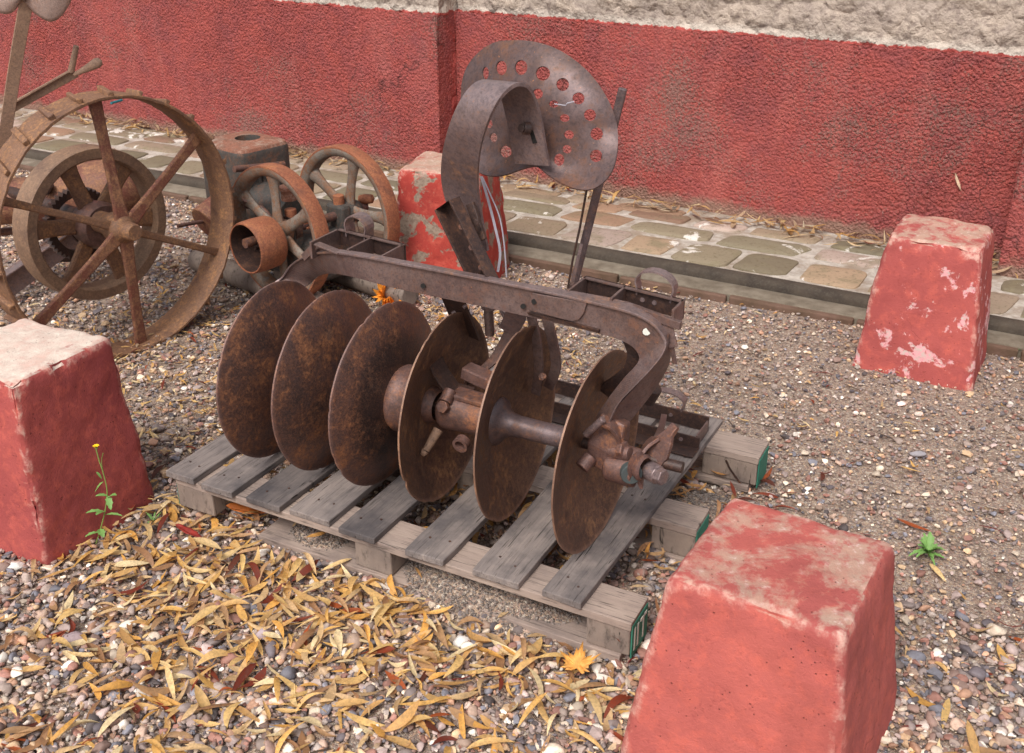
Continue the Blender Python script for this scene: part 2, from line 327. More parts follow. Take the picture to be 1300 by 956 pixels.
GREY2 = (lin(176, 164, 146), lin(140, 128, 110)); PINK2 = (lin(222, 160, 164), lin(196, 178, 170))
M['b_left'] = bollard_mat('red_plaster_left', lin(162, 78, 74), 1.3, .3, GREY2, 11, thr=.66, pale=.7)
M['b_front'] = bollard_mat('red_plaster_front', lin(176, 92, 84), .35, .25, GREY2, 7, thr=.66)
M['b_right'] = bollard_mat('red_plaster_patched', lin(172, 86, 80), .4, .95, PINK2, 7, thr=.545)
M['b_back'] = bollard_mat('red_plaster_crumbling', lin(172, 66, 56), .8, .95, (lin(146, 132, 116), lin(120, 106, 94)), 9, thr=.525)

def ground_mat():
    k = NT('gritty_soil'); n1 = k.noise(2.2, 5, .6); n2 = k.noise(24, 5, .7)
    o = k.t.nodes.new('ShaderNodeTexVoronoi'); o.inputs['Scale'].default_value = 150; k.link(k.pos, o.inputs['Vector'])
    o2 = k.t.nodes.new('ShaderNodeTexVoronoi'); o2.inputs['Scale'].default_value = 330; k.link(k.pos, o2.inputs['Vector'])
    col = k.mix(k.ramp(n1, [(.35, 0), (.65, 1)]), lin(140, 124, 112), lin(118, 106, 98))
    sx = k.n('ShaderNodeSeparateXYZ'); k.link(o.outputs['Color'], sx.inputs[0]); sx2 = k.n('ShaderNodeSeparateXYZ'); k.link(o2.outputs['Color'], sx2.inputs[0])
    pal = [(0, lin(134, 116, 104)), (.25, lin(168, 148, 134)), (.45, lin(112, 102, 100)), (.6, lin(186, 160, 134)), (.75, lin(150, 116, 102)), (.9, lin(216, 204, 188))]
    col = k.mix(.6, col, k.ramp(sx.outputs[0], pal, 'CONSTANT')); col = k.mix(.4, col, k.ramp(sx2.outputs[1], pal, 'CONSTANT'))
    col = k.mix(k.ramp(n2, [(.35, .5), (.5, 0)]), col, lin(76, 62, 54))
    h = k.mix(.5, k.math('SUBTRACT', 1, o.outputs[0]), k.math('SUBTRACT', 1, o2.outputs[0])); k.bump(k.mix(.3, h, n2), .006, 1)
    return k.fin(col, .95, 0, .2)
M['ground'] = ground_mat()
def attr_mat(name, rough=.7, spec=.35, nscale=90, amt=.35, trans=False, bump=.001):
    k = NT(name); a = k.t.nodes.new('ShaderNodeAttribute'); a.attribute_name = 'col'; n1 = k.noise(nscale, 4, .7)
    c = k.mix(k.math('MULTIPLY', k.ramp(n1, [(.3, 1), (.6, 0)]), amt), a.outputs[0], (.09, .06, .045, 1)); k.bump(n1, bump, .8)
    k.fin(c, rough, 0, spec)
    if trans:
        k.b.inputs['Subsurface Weight'].default_value = 0
        tr = k.t.nodes.new('ShaderNodeBsdfTranslucent'); ms = k.t.nodes.new('ShaderNodeMixShader'); ms.inputs[0].default_value = .3
        k.link(c, tr.inputs[0]); k.link(k.b.outputs[0], ms.inputs[1]); k.link(tr.outputs[0], ms.inputs[2]); k.link(ms.outputs[0], k.out.inputs[0])
    return k.m
M['stones'] = attr_mat('mixed_pebbles', .7, .4, 120, .35)
M['leaves'] = attr_mat('dry_leaves', .55, .35, 130, .45, True)
M['pave'] = attr_mat('paving_stones', .85, .3, 26, .45, bump=.004)

# ------------------------------------------------------------------ ground
def gh(x, y):
    return .006*np.sin(x*3.1+1)*np.cos(y*2.7)+.004*np.sin(x*7.3+y*5.1)+.002*np.sin(x*17+2)*np.sin(y*15)-.002
def make_ground():
    xs = np.concatenate([np.array([-60, -20, -8]), np.arange(-5, 5.01, .05), np.array([8, 20, 60])]); ys = np.concatenate([np.array([-60, -20, -6, -2]), np.arange(0, 6.01, .05), np.array([12, 30, 60])])
    X, Y = np.meshgrid(xs, ys); Z = np.where((abs(X) < 5.2) & (Y > -.1) & (Y < 6.1), gh(X, Y), 0)-.004
    nx, ny = len(xs), len(ys); mb = MB(); mb.v = list(zip(X.ravel(), Y.ravel(), Z.ravel()))
    mb.f = [(j*nx+i, j*nx+i+1, (j+1)*nx+i+1, (j+1)*nx+i) for j in range(ny-1) for i in range(nx-1)]; mb.sm = [True]*len(mb.f)
    o = mb.build('ground', M['ground']); tag(o, kind='structure')
make_ground()

# ------------------------------------------------------------------ wall
WN = Vector((.5225, .8526, 0)); WS = Vector((.8526, -.5225, 0))
def make_wall():
    th = thing('stucco_wall', 'rough red stucco wall with bare grey mud plaster above its painted band', 'wall', (0, 5.4, 0))
    r0 = Vector((.586, 5.13, 0))
    c2 = r0-WS*1.03                                     # inner end of the return
    c1 = c2-WN*.165
    left_dir = Vector((math.cos(R(-30.4)), math.sin(R(-30.4)), 0))
    l0 = c1-left_dir*4.2
    b1 = r0+WS*1.735; b2 = b1-WN*.10; r1 = b2+WS*1.9
    plan = [l0, c1, c2, b1, b2, r1]
    def sheet(z0, z1, step, off, name, m, batter=0):
        pts = []
        for a, b in zip(plan[:-1], plan[1:]):
            L = (b-a).length; n = max(2, int(L/step))
            for i in range(n): pts.append(a+(b-a)*(i/n))
        pts.append(plan[-1]); nz = int((z1-z0)/step)
        mb = MB()
        for j in range(nz+1):
            z = z0+(z1-z0)*j/nz
            for p in pts:
                q = p+WN*off; q = q-WN*(batter*max(0, (.8-z))*(1 if (p-b1).dot(WS) > -.001 else .0))
                mb.v.append((q.x, q.y-5.4, z))
        n = len(pts); mb.f = [(j*n+i, j*n+i+1, (j+1)*n+i+1, (j+1)*n+i) for j in range(nz) for i in range(n-1)]; mb.sm = [True]*len(mb.f)
        me_o = mb.build(name, m, th); return me_o
    sheet(-.05, .888, .009, 0, 'painted_band', M['stucco'], .12)
    sheet(.88, 2.5, .014, .022, 'mud_plaster', M['adobe'])
    core = MB()
    for a, b in zip(plan[:-1], plan[1:]):
        pass
    q = [p+WN*.12 for p in plan]; q = [q[0], q[1]+WS*.0, q[1]+WN*.17, q[-1]+WN*.15]
    back = [p+WN*.5 for p in (q[3], q[0])]
    poly = [q[0], q[1], q[2]+WN*.0, q[3], back[0], back[1]]
    n = len(poly); vs = [Vector((p.x, p.y-5.4, z)) for z in (-.05, 2.49) for p in poly]
    core.add(vs, [tuple(range(n))[::-1], tuple(range(n, 2*n))]+[(i, (i+1) % n, n+(i+1) % n, n+i) for i in range(n)])
    core.build('wall_core', M['adobe'], th)
make_wall()

# ------------------------------------------------------------------ pavement and kerb
KD = Vector((math.cos(R(-28.6)), math.sin(R(-28.6)), 0)); KN = Vector((-KD.y, KD.x, 0)); K0 = Vector((0, 4.565, 0))
def pave():
    k = NT('mortar'); n1 = k.noise(18, 6, .7); n2 = k.noise(120, 4, .7)
    c = k.mix(k.ramp(n1, [(.4, 0), (.6, 1)]), lin(158, 148, 138), lin(190, 182, 172)); c = k.mix(k.ramp(k.noise(6, 5, .7), [(.46, 0), (.60, .75)]), c, lin(138, 120, 102)); k.bump(k.mix(.5, n1, n2), .006)
    mort = k.fin(c, .9, 0, .2)
    n3 = 5
    mb = MB(); a = K0-KD*4.6; b = K0+KD*3.4
    N = 160; rows = [0, .03, .2, .4, .6, .8, 1.3]
    for r_ in rows:
        for i in range(N+1):
            p = a+(b-a)*(i/N)+KN*r_; mb.v.append((p.x, p.y, .057+.006*noise.noise(p*3)))
    n = N+1; mb.f = [(j*n+i, j*n+i+1, (j+1)*n+i+1, (j+1)*n+i) for j in range(len(rows)-1) for i in range(N)]; mb.sm = [True]*len(mb.f)
    tag(mb.build('pavement', mort), kind='structure')
    # stones set in the mortar
    pal = [lin(144, 126, 106), lin(132, 120, 100), lin(154, 124, 102), lin(128, 118, 98), lin(150, 132, 114), lin(164, 140, 116), lin(178, 158, 146), lin(142, 112, 94)]
    mb = MB(); cols = []
    def stone(s, n0, ls, ln, sk):
        cx = K0+KD*s+KN*n0; m_ = 26; hs = .012; ring = []
        c_ = random.choice(pal); f = random.uniform(.72, 1.08); c_ = tuple(x*f for x in c_[:3])+(1,)
        ph = random.random()*50
        vs = []
        for lvl, (sc, hz) in enumerate(((1.0, -.012), (.96, .005), (.86, .010), (.5, .012))):
            for i in range(m_):
                an = 2*math.pi*i/m_; ca, sa = math.cos(an), math.sin(an); e = .32
                x = math.copysign(abs(ca)**e, ca)*ls/2*sc; y = math.copysign(abs(sa)**e, sa)*ln/2*sc
                x += .014*noise.noise(Vector((ca*1.3+ph, sa*1.3, 0))); y += .014*noise.noise(Vector((ca*1.3, sa*1.3+ph, 5)))
                p = cx+KD*(x+sk*y)+KN*y; vs.append((p.x, p.y, .057+hz+.004*noise.noise(p*14)))
        vs.append((cx.x, cx.y, .057+.012)); fs = []
        for l in range(3):
            for i in range(m_): fs.append((l*m_+i, l*m_+(i+1) % m_, (l+1)*m_+(i+1) % m_, (l+1)*m_+i))
        fs += [(3*m_+i, 3*m_+(i+1) % m_, 4*m_) for i in range(m_)]
        mb.add(vs, fs, True); cols.extend([c_]*len(vs))
    s = -4.4
    while s < 3.3:
        L_ = random.uniform(.20, .29); stone(s+L_/2, .035+.135, L_, random.uniform(.21, .24), random.uniform(.0, .25)); s += L_+random.uniform(.02, .045)
    s = -4.4
    while s < 3.3:
        L_ = random.uniform(.26, .44); stone(s+L_/2, .40+random.uniform(-.01, .01), L_, random.uniform(.13, .17), random.uniform(-.1, .3)); s += L_+random.uniform(.02, .045)
    s = -4.4
    while s < 3.3:
        L_ = random.uniform(.22, .4); stone(s+L_/2, .57, L_, random.uniform(.1, .13), .2); s += L_+random.uniform(.03, .05)
    s = -4.4
    while s < 0.3:
        L_ = random.uniform(.22, .4); stone(s+L_/2, .64, L_, random.uniform(.1, .13), .2); s += L_+random.uniform(.03, .05)
    kk = NT('mossy_paving'); at_ = kk.t.nodes.new('ShaderNodeAttribute'); at_.attribute_name = 'col'; q1 = kk.noise(9, 6, .7, dist=.4); q2 = kk.noise(60, 5, .7)
    c = kk.mix(kk.ramp(q1, [(.5, 0), (.64, .7)]), at_.outputs[0], lin(124, 114, 90)); c = kk.mix(kk.ramp(kk.noise(5, 6, .65, dist=.5), [(.61, 0), (.64, .9)]), c, lin(214, 208, 200)); c = kk.mix(kk.ramp(q2, [(.34, .6), (.46, 0)]), c, lin(90, 78, 60)); kk.bump(kk.mix(.5, q1, q2), .005)
    o = mb.build('paving_stones', kk.fin(c, .85, 0, .25)); at = o.data.attributes.new('col', 'FLOAT_COLOR', 'POINT'); at.data.foreach_set('color', np.array(cols, dtype=np.float32).ravel()); tag(o, kind='structure')
    # kerb: rounded grey stone on a lower ledge with a brick face
    kc = NT('kerb_stone'); a1 = kc.noise(10, 6, .65); a2 = kc.noise(110, 4, .7)
    c = kc.mix(kc.ramp(a1, [(.35, 0), (.65, 1)]), lin(58, 50, 44), lin(80, 70, 60)); c = kc.mix(kc.ramp(a2, [(.35, .5), (.5, 0)]), c, lin(84, 78, 70)); kc.bump(kc.mix(.5, a1, a2), .005)
    km = kc.fin(c, .85, 0, .3)
    lc = NT('ledge_stone'); a1 = lc.noise(12, 6, .65); a2 = lc.noise(110, 4, .7)
    c = lc.mix(lc.ramp(a1, [(.35, 0), (.65, 1)]), lin(132, 122, 108), lin(100, 90, 78)); lc.bump(lc.mix(.5, a1, a2), .005); lm = lc.fin(c, .9, 0, .2)
    bc = NT('base_brick'); a1 = bc.noise(6, 6, .65); a2 = bc.noise(90, 4, .7)
    c = bc.mix(bc.ramp(a1, [(.4, 0), (.6, 1)]), lin(92, 74, 60), lin(112, 88, 76)); bc.bump(bc.mix(.5, a1, a2), .006); bm_ = bc.fin(c, .92, 0, .2)
    def strip(name, prof, m, kind='structure'):
        mb = MB(); path = []
        N = 130
        for i in range(N+1):
            p = K0-KD*4.6+KD*(8.0*i/N); p = p+KN*(.006*noise.noise(p*1.3))+Vector((0, 0, .004*noise.noise(p*2+Vector((5, 0, 0))))); path.append(p)
        mb.sweep(path, prof, Vector((0, 0, 1)), smooth=True)
        o = mb.build(name, m, bevel=.004); tag(o, kind=kind)
    # sweep side direction = t x up = points to -KN (toward the viewer)
    strip('kerb', [(.0, -.03), (.064, -.03), (.066, -.010), (.064, .008), (.057, .022), (.044, .030), (0, .032)], km)
    strip('kerb_ledge', [(-.03, .034), (.030, .034), (.033, .135), (.028, .145), (-.03, .145)], lm)
    mb = MB(); s = -4.6
    while s < 3.3:
        L_ = random.uniform(.45, .8); d_ = random.uniform(.150, .160)
        p0 = K0+KD*s-KN*d_; p1 = K0+KD*(s+L_-.012)-KN*d_
        mb.bar(p0+Vector((0, 0, .0)), p1+Vector((0, 0, .0)), .052, .03, (0, 0, 1)); s += L_
    tag(mb.build('kerb_base', bm_, bevel=.006, rough=.004), kind='structure')
pave()

# ------------------------------------------------------------------ bollards
def bollard(loc, rot, a, b, h, m, label, seed, chip=.012):
    n = 34; vs = []; fs = []; r = .020
    idx = {}
    def key(p): return (round(p[0], 5), round(p[1], 5), round(p[2], 5))
    for ax in range(3):
        for sg in (-1, 1):
            for i in range(n):
                for j in range(n):
                    q = []
                    for di, dj in ((0, 0), (1, 0), (1, 1), (0, 1)):
                        u = -1+2*(i+di)/n; v_ = -1+2*(j+dj)/n; p = [0, 0, 0]; p[ax] = sg; p[(ax+1) % 3] = u; p[(ax+2) % 3] = v_
                        kk = key(p)
                        if kk not in idx: idx[kk] = len(vs); vs.append(p)
                        q.append(idx[kk])
                    fs.append(q if sg > 0 else q[::-1])
    out = []
    for p in vs:
        half = Vector((a, a, (h+.06)/2)); q = Vector((p[0]*half.x, p[1]*half.y, p[2]*half.z))
        inn = Vector([max(-half[i]+r, min(half[i]-r, q[i])) for i in range(3)]); d = q-inn
        if d.length > 1e-6:
            c = d.normalized(); q = inn+c*r
        t = (q.z+half.z)/(2*half.z); s_ = 1+(b/a-1)*t
        P = Vector((q.x*s_, q.y*s_, q.z+half.z-.06))
        sv_ = Vector((seed*3.1, seed*1.7, seed)); edge = min(1, d.length/.02)
        e2 = sum(1 for i in range(3) if abs(p[i]) > .93)
        o_ = noise.noise(P*5+sv_)*.007+noise.noise(P*19+sv_)*.003+noise.noise(P*55+sv_)*.0024
        m2_ = sorted(abs(c_) for c_ in p)[1]; ew = max(0, min(1, (m2_-.78)/.22))**2; ch = max(0, noise.noise(P*16+sv_*2)-.05)*chip*3*ew
        dirn = Vector((p[0] if abs(p[0]) > .99 else 0, p[1] if abs(p[1]) > .99 else 0, p[2] if abs(p[2]) > .99 else 0))
        if dirn.length > 0: dirn.normalize()
        P = P+dirn*(o_-ch); out.append(P)
    mb = MB(); mb.add(out, fs, True); o = mb.build('bollard', m); o.location = loc; o.rotation_euler = (0, 0, rot)
    tag(o, label, 'bollard', 'tapered masonry bollards round the exhibit'); return o
bollard((1.436, 3.398, 0), R(-29.3), .204, .147, .471, M['b_right'], 'tapered red masonry bollard with pale pink and white flaked patches, in front of the kerb', 1)
bollard((-1.235, 2.43, 0), R(-27), .195, .155, .485, M['b_left'], 'tapered red bollard with a whitish worn top, behind the yellow-flowered weed', 2)
bollard((.503, 1.636, 0), R(-31.9), .222, .162, .42, M['b_front'], 'salmon red tapered bollard nearest the camera, its flat top worn grey, at the pallet corner', 3, .005)
bollard((-.249, 4.2, 0), R(-14), .206, .163, .49, M['b_back'], 'crumbling bollard with bare grey cement front, standing behind the steel seat', 4)

# ------------------------------------------------------------------ pallet
pal = thing('wooden_pallet', 'weathered grey wooden pallet with green painted ends carrying the disc harrow', 'pallet', tuple(O), TH)
deck = [(-.623, -.528), (-.497, -.395), (-.352, -.245), (-.22, -.098), (-.064, .04), (.127, .232), (.304, .425), (.479, .575)]
for i, (u0, u1) in enumerate(deck):
    v1 = .69 if i == 7 else .69+random.uniform(-.012, .006); v0 = -.262+random.uniform(-.008, .004)
    mb = MB(); n = 14; wv = random.uniform(-.004, .004)
    path = [Vector(((u0+u1)/2+(0.022*(k/n) if i == 7 else 0), v0+(v1-v0)*k/n, -.009+wv*math.sin(k/n*3.1))) for k in range(n+1)]
    hw = (u1-u0)/2; mb.sweep(path, [(-.009, -hw), (.009, -hw), (.009, hw), (-.009, hw)], Vector((0, 0, 1)))
    o = mb.build('deck_board', M['deck'] if i not in (2, 4) else M['deckdark'], pal, bevel=.0025, rough=.0022)
for v0, v1, ue in ((-.255, -.15, .69), (.145, .25, .70), (.55, .655, .742)):
    mb = MB(); mb.bar((-.60, (v0+v1)/2, -.0285), (ue, (v0+v1)/2, -.0285), .021, v1-v0, (0, 0, 1)); mb.build('stringer_board', M['stringer'], pal, bevel=.002, rough=.0015)
    mb = MB(); mb.bar((-.60 if v0 > 0 else -.33, (v0+v1)/2, -.122), (ue-.02, (v0+v1)/2, -.1195), .021, v1-v0+.012, (0, 0, 1)); mb.build('bottom_runner', M['stringer'], pal, bevel=.002, rough=.002)
    for k, (a_, b_) in enumerate(((-.603, -.48), (-.03, .075), (.585, ue-.002))):
        mb = MB(); mb.box(((a_+b_)/2, (v0+v1)/2+.001, -.074), (b_-a_, v1-v0-.004, .0695)); mb.build('spacer_block', M['block'], pal, bevel=.004, rough=.0025)
        if k == 2:
            mb = MB(); mb.box((ue+.0005, (v0+v1)/2, -.072), (.003, v1-v0-.012, .086)); pp = mb.build('green_end_paint', M['paint'], pal)
            if v0 < 0:   # stencilled strokes on the nearest painted end
                q = MB()
                for y_, zc, hgt in ((-.235, -.07, .06), (-.217, -.07, .06), (-.185, -.07, .06)): q.box((ue+.003, y_, zc), (.001, .007, hgt))
                q.box((ue+.003, -.185, -.044), (.0012, .036, .008)); q.build('stencil_marks', M['white'], pp)
mb = MB(); mb.box((-.6045, -.204, -.072), (.002, .09, .07)); mb.build('green_end_paint', M['paint'], pal)
# split in the rear right block
mb = MB(); mb.bar((.652, .5505, -.048), (.664, .5505, -.070), .005, .002, (1, 0, 0)); mb.bar((.664, .5505, -.070), (.70, .5505, -.112), .005, .002, (1, 0, 0)); mb.build('split_crack', M['dark'], pal)
# nails
mb = MB()
for i, (u0, u1) in enumerate(deck):
    for vc in (-.2, .2, .6):
        for k in range(2):
            p = (u0+(u1-u0)*(.3+.4*k)+random.uniform(-.006, .006), vc+random.uniform(-.02, .02), 0); mb = MB(); mb.cyl(p, (p[0], p[1], .0012), .003, n=8); mb.build('nail', M['dark'], pal)

# ------------------------------------------------------------------ disc harrow
H = thing('disc_harrow', 'rusty antique disc harrow with six discs and a pressed steel seat, resting on the pallet', 'disc harrow', tuple(O), TH)
HR = .238
def disc(uc, vc, concave, m, lab=None, tilt=0):
    s = -1 if concave else 1; D = .05; T = .0042; prof = []
    n = 22
    for k in range(n+1):
        r = HR*k/n; prof.append((D*(1-(r/HR)**2)*s, max(r, .0005)))
    for k in range(n, -1, -1):
        r = HR*k/n; prof.append((D*(1-(r/HR)**2)*s-T*s, max(r, .0005)))
    sd_ = random.random()*90
    def jit(an, k):
        if n-1 <= k <= n+2: return .004*noise.noise(Vector((math.cos(an)*4+sd_, math.sin(an)*4, 0)))-max(0, noise.noise(Vector((math.cos(an)*11+sd_, math.sin(an)*11, 3)))-.38)*.07
        return 0
    ax = Vector((math.cos(tilt), math.sin(tilt), 0))
    mb = MB(); mb.lathe(prof, (uc, vc, HR-.001), ax, n=120, jit=jit); o = mb.build('disc_blade', m, H)
    if lab: o['label'] = lab
    return ax
c3 = [(-.421, -.022, R(2.5)), (-.256, -.010, R(1.5)), (-.084, -.006, R(-.2)), (.087, .002, R(3)), (.278, .010, R(3.3)), (.504, -.024, R(-1))]
for i, (u, v_, t) in enumerate(c3):
    lab = {0: 'outermost convex disc at the far left', 2: 'convex disc with a dark band and a domed bumper washer', 5: 'concave disc at the right end beside the bearing'}.get(i)
    disc(u, v_, i > 2, M['disc_band'] if i == 2 else M['disc'] if i < 3 else M['disc_in'], lab, t)
zc = HR
def AX(u, v=0, z=0): return Vector((u, v-.004, zc+z))
# left gang axle and bumper washer
mb = MB(); mb.cyl(AX(-.55), AX(0.02), .014); mb.build('gang_axle', M['dark'], H)
mb = MB(); mb.lathe([(0, .082), (.008, .086), (.02, .084), (.045, .074), (.062, .058), (.072, .04), (.076, .02), (.076, .001)], AX(-.040), (1, 0, 0), 48); mb.build('bumper_washer', M['hub'], H)
mb = MB(); mb.hexnut(AX(.034), (1, 0, 0), .024, .02); mb.build('axle_nut', M['dark'], H)
mb = MB(); mb.lathe([(-.378, .046), (-.36, .036), (-.33, .028), (-.30, .027), (-.285, .034), (-.27, .044)], AX(0), (1, 0, 0), 32)
mb.lathe([(-.21, .046), (-.19, .036), (-.17, .028), (-.14, .027), (-.12, .034), (-.10, .044)], AX(0), (1, 0, 0), 32); mb.build('spacer_spool', M['spool'], H)
# right gang
mb = MB(); mb.cyl(AX(.03), AX(.70), .013); mb.build('gang_axle', M['dark'], H)
mb = MB(); mb.lathe([(.030, .001), (.032, .03), (.040, .046), (.052, .047), (.062, .04), (.07, .036)], AX(0), (1, 0, 0), 36); mb.build('end_flange', M['hub'], H)
mb = MB(); mb.lathe([(.078, .034), (.085, .044), (.094, .049), (.105, .050), (.150, .047), (.20, .045), (.212, .044), (.222, .036), (.225, .03)], AX(0), (1, 0, 0), 40)
o = mb.build('bearing_housing', M['hub'], H)
q = MB(); q.bar((.115, -.005, zc+.050), (.235, -.005, zc+.046), .014, .05, (0, 0, 1)); q.build('clamp_lip', M['hub'], o, bevel=.004, rough=.003)
q = MB(); q.cyl((.112, -.045, zc+.040), (.112, -.018, zc+.060), .016); q.hexnut((.112, -.048, zc+.030), (0, -1, .45), .017, .014); q.build('housing_bolt', M['hub'], o, bevel=.0015)
q = MB(); q.lathe([(-.002, .020), (.018, .020), (.018, .013), (.0, .013)], (.165, -.052, zc-.050), (0, -.9, -.15), 28, closed=True); q.build('grease_cup', M['hub'], o)
q = MB(); q.cyl((.085, -.035, zc-.045), (.072, -.075, zc-.088), .013, .009); q.build('oil_plug', M['tan'], o)
q = MB(); q.cyl((.072, -.075, zc-.088), (.068, -.084, zc-.098), .010, .006, n=7); q.build('broken_wood_tip', M['tan'], o, rough=.003)
mb = MB()
mb.sweep([Vector((.045, .02, zc+.115)), Vector((.068, .012, zc+.085)), Vector((.10, .008, zc+.052)), Vector((.15, .012, zc+.046))], [(-.003, -.03), (.003, -.03), (.003, .03), (-.003, .03)], [Vector((.7, 0, .6))]*2+[Vector((.3, 0, 1))]*2)
mb.build('scraper_bracket', M['dark'], H, bevel=.001)
mb = MB(); mb.lathe([(.236, .060), (.242, .058), (.252, .044), (.268, .031), (.29, .0265), (.40, .0255), (.436, .028), (.446, .036), (.452, .044)], AX(0), (1, 0, 0), 44)
mb.build('spacer_spool', M['spool'], H)
# curved links behind the right gang
mb = MB()
for dv in (0, .022):
    mb.sweep(spline([Lv(655, 398, .12)+Vector((0, dv, 0)), Lv(645, 425, .12)+Vector((0, dv, 0)), Lv(628, 455, .11)+Vector((0, dv, 0)), Lv(604, 476, .09)+Vector((0, dv, 0)), Lv(590, 486, .08)+Vector((0, dv, 0))], 5), [(-.013, -.003), (.013, -.003), (.013, .003), (-.013, .003)], Vector((1, 0, .6)))
mb.build('curved_link', M['beam'], H, bevel=.001)
mb = MB(); mb.sweep([Lv(590, 470, .07), Lv(612, 480, .07), Lv(640, 492, .06)], [(-.016, -.022), (.016, -.022), (.016, .022), (-.016, .022)], Vector((0, 0, 1))); mb.hexnut(Lv(626, 486, .03), (0, -1, .4), .016, .012)
mb.build('link_casting', M['hub'], H, bevel=.004, rough=.003)
mb = MB()
mb.sweep(spline([Lv(672, 392, .12), Lv(681, 430, .12), Lv(684, 470, .13), Lv(680, 500, .15)], 5), [(-.012, -.004), (.012, -.004), (.012, .004), (-.012, .004)], Vector((1, 0, 0)))
mb.sweep(spline([Lv(693, 400, .13), Lv(701, 430, .13), Lv(706, 465, .14), Lv(696, 492, .16)], 5), [(-.013, -.004), (.013, -.004), (.013, .004), (-.013, .004)], Vector((1, 0, 0)))
mb.build('hanger_link', M['beam'], H, bevel=.001)
mb = MB(); mb.hexnut(Lv(690, 478, .11), (0, -1, .3), .010, .012); mb.cyl(Lv(690, 478, .10), Lv(690, 478, .16), .007); mb.build('link_bolt', M['hub'], H, bevel=.001)
mb = MB(); mb.cyl(Lv(619, 375, .12), Lv(622, 425, .12), .012); mb.hexnut(Lv(621, 392, .12), (0, 0, 1), .02, .022); mb.tube(spline([Lv(632, 385, .13), Lv(640, 402, .12), Lv(652, 416, .12)], 4), .004); mb.build('adjusting_rod', M['beam'], H)

# front beam: vertical web with a thin flange proud along its outer edge, bent down at both ends
outer = [Vector((-.50, .0, .24)), Vector((-.525, .06, .33)), Vector((-.522, .12, .41)), Lv(361, 350, .14), Lv(372, 335, .11), Lv(390, 324, .07), Lv(415, 318, .03), Lv(450, 321, .006), Lv(505, 331, 0), Lv(600, 349, 0), Lv(700, 369, 0), Lv(770, 385, 0), Lv(806, 395, 0), Lv(832, 409, 0), Lv(847, 430, 0), Lv(844, 446, -.010), Lv(829, 466, -.022), Lv(806, 490, -.034), Lv(787, 511, -.040), Lv(775, 536, -.042)]
inner = [Vector((-.45, .0, .24)), Vector((-.468, .06, .31)), Vector((-.465, .12, .38)), Lv(394, 360, .14), Lv(404, 351, .10), Lv(417, 347, .06), Lv(432, 348, .03), Lv(460, 354, .006), Lv(505, 366, 0), Lv(600, 386, 0), Lv(700, 408, 0), Lv(765, 424, 0), Lv(790, 432, 0), Lv(806, 442, 0), Lv(812, 454, 0), Lv(807, 464, -.004), Lv(793, 479, -.008), Lv(775, 502, -.014), Lv(760, 524, -.018), Lv(752, 542, -.02)]
so = spline(outer, 6); si = spline(inner, 6)
mb = MB(); vs = []
for a, b in zip(so, si):
    for p in (a, b): vs += [p+Vector((0, .004, 0)), p-Vector((0, .004, 0))]
n = len(so); fs = []
for k in range(n-1):
    A, B = 4*k, 4*k+4
    fs += [(A+1, A+3, B+3, B+1), (A, B, B+2, A+2), (A, A+1, B+1, B), (A+2, B+2, B+3, A+3)]
fs += [(0, 2, 3, 1), (4*n-4, 4*n-3, 4*n-1, 4*n-2)]
mb.add(vs, fs); web = mb.build('front_beam', M['beam'], H, bevel=.001)
def offrim(seq, other, w, ymin, ymax, th):
    mb = MB(); vs = []
    yl = ymax if isinstance(ymax, list) else [ymax]*len(seq)
    for (a, b), ymax in zip(zip(seq, other), yl):
        inn = (b-a).normalized()
        vs += [a+Vector((0, ymin, 0))-inn*.001, a+Vector((0, ymax, 0))-inn*.001, a+Vector((0, ymax, 0))+inn*th, a+Vector((0, ymin, 0))+inn*th]
    n = len(seq); fs = []
    for k in range(n-1):
        for i in range(4): fs.append((4*k+i, 4*k+(i+1) % 4, 4*k+4+(i+1) % 4, 4*k+4+i))
    fs += [(3, 2, 1, 0), (4*n-4, 4*n-3, 4*n-2, 4*n-1)]
    mb.add(vs, fs); return mb
offrim(so, si, 0, -.012, [.010+.022*min(1, max(0, (p.x-.30)/.2))*(k < 84)+.0 for k, p in enumerate(so)], .0055).build('beam_flange', M['spring'], web, bevel=.0012)
mb = MB(); mb.sweep([Lv(x, y, -.004) for x, y in ((672, 398), (700, 404), (740, 414), (762, 420))], [(-.004, -.002), (.004, -.002), (.003, .006), (-.004, .005)], Vector((0, 0, 1))); mb.build('weld_bead', M['dark'], web, rough=.006)
rg = spline([Lv(849, 424, -.002), Lv(846, 440, -.008), Lv(837, 457, -.018), Lv(818, 478, -.030), Lv(800, 498, -.038), Lv(785, 515, -.042), Lv(775, 537, -.044)], 6)
bd = spline([Lv(851, 424, .028), Lv(852, 444, .030), Lv(849, 464, .030), Lv(836, 488, .026), Lv(820, 510, .020), Lv(804, 530, .010), Lv(790, 547, .0)], 6)
mb = MB(); vs = []
for a_, b_ in zip(rg, bd):
    q = Vector((-.004, .003, -.002)); vs += [a_, b_, b_+q, a_+q]
n = len(rg); fs = []
for k in range(n-1):
    for i in range(4): fs.append((4*k+i, 4*k+(i+1) % 4, 4*k+4+(i+1) % 4, 4*k+4+i))
fs += [(3, 2, 1, 0), (4*n-4, 4*n-3, 4*n-2, 4*n-1)]
mb.add(vs, fs, True); mb.build('arm_flange', M['beam'], web)
